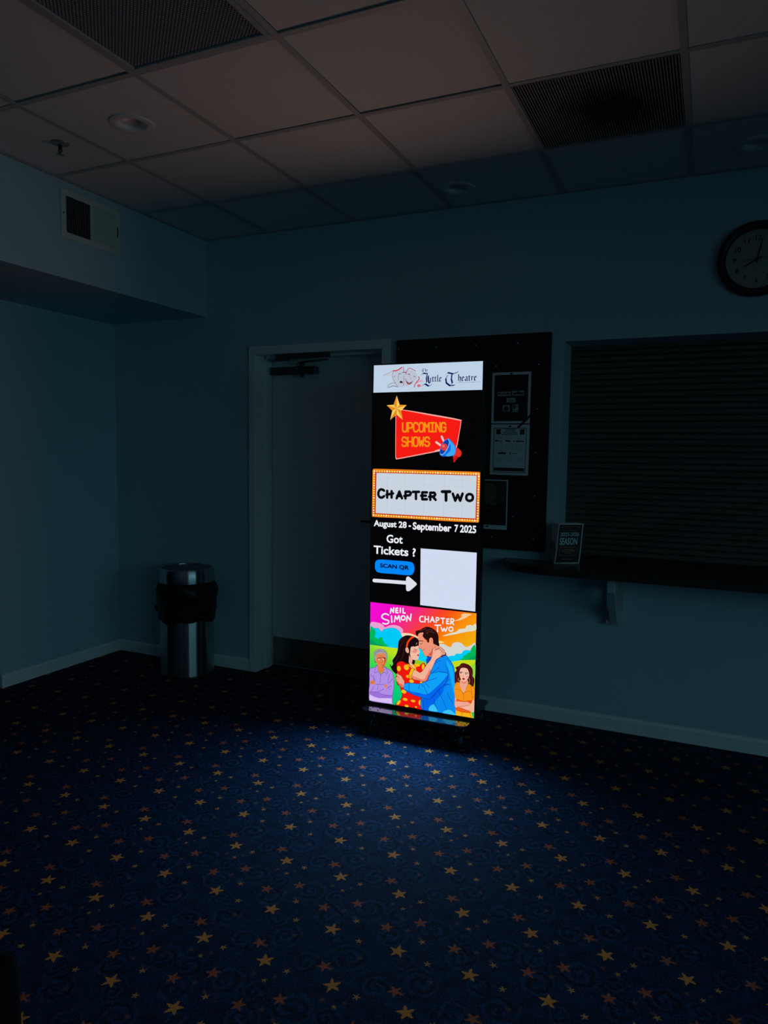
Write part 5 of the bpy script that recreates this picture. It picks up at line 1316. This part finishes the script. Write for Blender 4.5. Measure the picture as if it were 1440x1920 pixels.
for y in (-RW/2+.014, RW/2-.012):
    b = B(); cyl(b, (.007, y, 0), (.0085, y, 0), .004, seg=10); obj('screw', b, BLKMET, reg)
b = B(); box(b, .007, .012, RW/2-.019, RW/2-.016, -.028, .028); obj('damper_lever', b, BLKMET, reg)

# ------------------------------------------------------------------ ceiling fittings
def cellbox(x, y):
    i, j = cell(x, y); return xs[i], xs[i+1], ys[j+1], ys[j]
x0, x1, y0, _ = cellbox(.28, -2.7); y1 = cellbox(.28, -2.1)[3]
cl_ = thing('ceiling_light', 'unlit fluorescent ceiling troffer with a prismatic lens at the top left', 'ceiling light', ((x0+x1)/2, (y0+y1)/2, H))
hx, hy = (x1-x0)/2-.013, (y1-y0)/2-.013
b = B()
box(b, -hx, hx, -hy, -hy+.02, -.004, .012); box(b, -hx, hx, hy-.02, hy, -.004, .012); box(b, -hx, -hx+.02, -hy+.02, hy-.02, -.004, .012); box(b, hx-.02, hx, -hy+.02, hy-.02, -.004, .012)
bevel(b, .001, 1); obj('lens_frame', b, mat('troffer_frame', (.40, .40, .41), .4, var=.04), cl_)
LENS = bpy.data.materials.new('prismatic_lens'); LENS.use_nodes = True
T = NT(LENS); pb = LENS.node_tree.nodes['Principled BSDF']
sp = T.new('ShaderNodeSeparateXYZ'); T.l.new(T.obj(), sp.inputs[0])
cellsz = .0105
hgt = T.m('MULTIPLY', T.m('ABSOLUTE', T.m('SINE', T.m('MULTIPLY', T.m('ADD', sp.outputs[0], sp.outputs[1]), PI/cellsz/1.414))), T.m('ABSOLUTE', T.m('SINE', T.m('MULTIPLY', T.m('SUBTRACT', sp.outputs[0], sp.outputs[1]), PI/cellsz/1.414))))
T.l.new(T.mix(hgt, (.13, .13, .135, 1), (.50, .47, .48, 1)), pb.inputs['Base Color']); pb.inputs['Roughness'].default_value = .28  # prism tips lighter, grooves darker: lit facets put into the colour
bn = T.new('ShaderNodeBump'); bn.inputs['Strength'].default_value = 1.0; bn.inputs['Distance'].default_value = .006
T.l.new(hgt, bn.inputs['Height']); T.l.new(bn.outputs[0], pb.inputs['Normal'])
b = B(); box(b, -hx+.02, hx-.02, -hy+.02, hy-.02, .002, .005); obj('lens', b, LENS, cl_)
b = B(); box(b, -hx, hx, -hy, hy, .0125, .11); obj('housing', b, DARK, cl_)

x0, x1, y0, y1 = cellbox(1.5, -.9)
gr = thing('return_air_grille', 'dark ceiling return grille with fine ribs filling one ceiling cell', 'vent', ((x0+x1)/2, (y0+y1)/2, H))
hx, hy = (x1-x0)/2-.013, (y1-y0)/2-.013
GRM = bpy.data.materials.new('grille_metal_dark_centre'); GRM.use_nodes = True
T = NT(GRM); pb = GRM.node_tree.nodes['Principled BSDF']; co = T.obj(); sp = T.new('ShaderNodeSeparateXYZ'); T.l.new(co, sp.inputs[0])
dx = T.m('DIVIDE', T.m('ADD', sp.outputs[0], -.03), .17); dy = T.m('DIVIDE', T.m('ADD', sp.outputs[1], -.02), .19)
rad = T.m('ADD', T.m('SQRT', T.m('ADD', T.m('MULTIPLY', dx, dx), T.m('MULTIPLY', dy, dy))), T.m('MULTIPLY_ADD', T.noise(co, 9., 3.), .9, -.45))
T.l.new(T.mix(T.m('MULTIPLY_ADD', rad, 1.2, -.55, clamp=True), (.012, .009, .008, 1), (.34, .30, .25, 1)), pb.inputs['Base Color']); pb.inputs['Roughness'].default_value = .8  # colour darkens toward an irregular patch near the middle
b = B(); n = 56
for k in range(n): xk = -hx + (k+.5)*2*hx/n; box(b, xk-.0019, xk+.0019, -hy, hy, .001, .006)
for k in range(12): yk = -hy + (k+.5)*2*hy/12; box(b, -hx, hx, yk-.0006, yk+.0006, .004, .006)
obj('rib_grid', b, GRM, gr)
b = B(); box(b, -hx-.006, hx+.006, -hy-.006, -hy, .0003, .036); box(b, -hx-.006, hx+.006, hy, hy+.006, .0003, .036); box(b, -hx-.006, -hx, -hy, hy, .0003, .036); box(b, hx, hx+.006, -hy, hy, .0003, .036)
obj('grille_frame', b, VENTP, gr)
b = B(); box(b, -hx, hx, -hy, hy, .020, .033); obj('duct_pad', b, mat('dark_brown_pad', (.045, .038, .032), .95, var=.4), gr)  # dark pad put above the ribs in place of the open duct

CAN = mat('white_trim_ring', (.72, .70, .68), .45, var=.03); REFL = mat('white_reflector', (.80, .78, .76), .3, var=.03)
def can(loc_, label, rotz=0.):
    t = thing('recessed_light', label, 'ceiling light', loc_, rotz, 'recessed ceiling lights')
    b = B(); lathe(b, [(.0955, 0), (.094, -.004), (.088, -.007), (.066, -.0075), (.056, -.004), (.052, .004)], 56, cap0=False, cap1=False); obj('trim_ring', b, CAN, t, recalc=False)
    b = B(); lathe(b, [(.0525, .003), (.050, .014), (.043, .026), (.030, .034), (.012, .038)], 48, cap0=False); obj('reflector', b, REFL, t, recalc=False)
    return t
c1 = can((CANS[0][0], CANS[0][1], H+.0055), 'unlit recessed downlight nearest the sprinkler head on the ceiling')
dup(c1, (CANS[1][0], CANS[1][1], H+.0055), 'unlit recessed downlight in the ceiling row by the wall, above the LED display')
dup(c1, (CANS[2][0], CANS[2][1], H+.0055), 'unlit recessed downlight at the right edge, in the ceiling above the clock')

spk = thing('fire_sprinkler', 'small pendant fire sprinkler head hanging from the ceiling tile', 'sprinkler', (-.775, -1.470, H+.0055))
SPM = mat('dull_chrome', (.35, .35, .34), .3, .9)
b = B(); lathe(b, [(.040, 0), (.039, -.004), (.028, -.009), (.014, -.011), (.010, -.011)], 36, cap0=False, cap1=False); obj('escutcheon', b, mat('grey_escutcheon', (.30, .29, .28), .4, .4), spk, recalc=False)
b = B(); cyl(b, (0, 0, .004), (0, 0, -.026), .009, .007)
for sg in (-1, 1): cyl(b, (sg*.007, 0, -.022), (sg*.011, 0, -.036), .0022, seg=8); cyl(b, (sg*.011, 0, -.036), (0, 0, -.049), .0022, seg=8)
obj('frame_arm', b, DARK, spk)
b = B(); cyl(b, (0, 0, -.026), (0, 0, -.048), .0024, seg=10); obj('glass_bulb', b, mat('dark_red_bulb', (.10, .01, .01), .2), spk)
b = B(); lathe(b, [(.004, -.048), (.015, -.050), (.015, -.052), (.004, -.053)], 20); obj('deflector', b, SPM, spk)

# ------------------------------------------------------------------ waste bin
bn_ = thing('trash_can', 'round stainless steel trash can with a black bag folded over its rim', 'trash can', (-1.137, -.205, 0))
b = B(); lathe(b, [(.170, 0), (.172, .004), (.1725, .02), (.1725, .46), (.171, .60), (.168, .60), (.166, .45)], 72, cap0=True, cap1=False); obj('body', b, STEEL, bn_)
b = B(); lathe(b, [(.174, 0), (.174, .012), (.1735, .014)], 48, cap0=False, cap1=False); obj('base_ring', b, BLACK, bn_)
BAG = mat('black_bin_liner', (.0025, .0025, .003), .42, spec=.25, var=.2, bump=.5, bscale=60)
rj = random.Random(3)
ph = [rj.uniform(0, 6) for _ in range(8)]
def bagj(r, z, a, k):
    wob = .004*math.sin(5*a+ph[0]+k*.7) + .003*math.sin(11*a+ph[1]-k*1.3) + .002*math.sin(19*a+ph[2]+k*2.1)
    bulge = .010*max(0, math.cos(a-PI*1.12))**6 if 2 < k < 5 else 0
    dz = (.008*math.sin(3*a+ph[3]) + .006*math.sin(7*a+ph[4])) if k < 2 else 0
    return r + wob + bulge, z + dz
b = B(); lathe(b, [(.1755, .362), (.180, .372), (.183, .42), (.182, .47), (.186, .50), (.193, .525), (.194, .56), (.184, .595), (.176, .608), (.150, .609)], 96, jit=bagj, cap0=False, cap1=False)
bag = obj('bin_liner', b, BAG, bn_)
b = B(); a = math.radians(196)
c_ = Vector((.184*math.cos(a), .184*math.sin(a), .425)); u = Vector((math.cos(a), math.sin(a), 0)); v = Vector((-math.sin(a), math.cos(a), 0)); k_ = Vector((0, 0, 1))
pts = [c_-u*.012+k_*.034+v*.01, c_+u*.020+k_*.026, c_+u*.044+k_*.006, c_+u*.030-k_*.022, c_+u*.002-k_*.034, c_-u*.010-k_*.020]
A = [b.verts.new(p+v*.012) for p in pts]; C_ = [b.verts.new(p-v*.012) for p in pts]
b.faces.new(A); b.faces.new(C_[::-1])
for i in range(6): b.faces.new([A[i], C_[i], C_[(i+1) % 6], A[(i+1) % 6]])
bevel(b, .004, 2); obj('liner_knot', b, BAG, bag)
b = B(); lathe(b, [(.1765, .612), (.1775, .616), (.1765, .655), (.172, .695), (.166, .7025), (.158, .703), (.1565, .698), (.1565, .610)], 72, cap0=False, cap1=False); lid = obj('lid', b, STEEL, bn_)
b = B(); lathe(b, [(.152, .688), (.153, .694), (.146, .697), (.05, .698)], 64); obj('swing_flap', b, mat('dark_metal_flap', (.10, .105, .11), .35, .8), lid)

# ------------------------------------------------------------------ black block, kind unknown, at the lower left edge
b = B(); prism(b, rrect(-.30, .30, -.30, .30, .035), 'z', .02, .45); bevel(b, .02, 3, .9)
ot = thing('black_block', 'black block with a rounded corner cut off at the lower left edge', 'furniture', (.448, -3.262, 0))
obj('block_body', b, mat('matte_black', (.0012, .0012, .0013), .9, spec=.1), ot)
for sx in (-.24, .24):
    for sy in (-.24, .24):
        b = B(); cyl(b, (sx, sy, 0), (sx, sy, .022), .02); obj('foot', b, BLACK, ot)
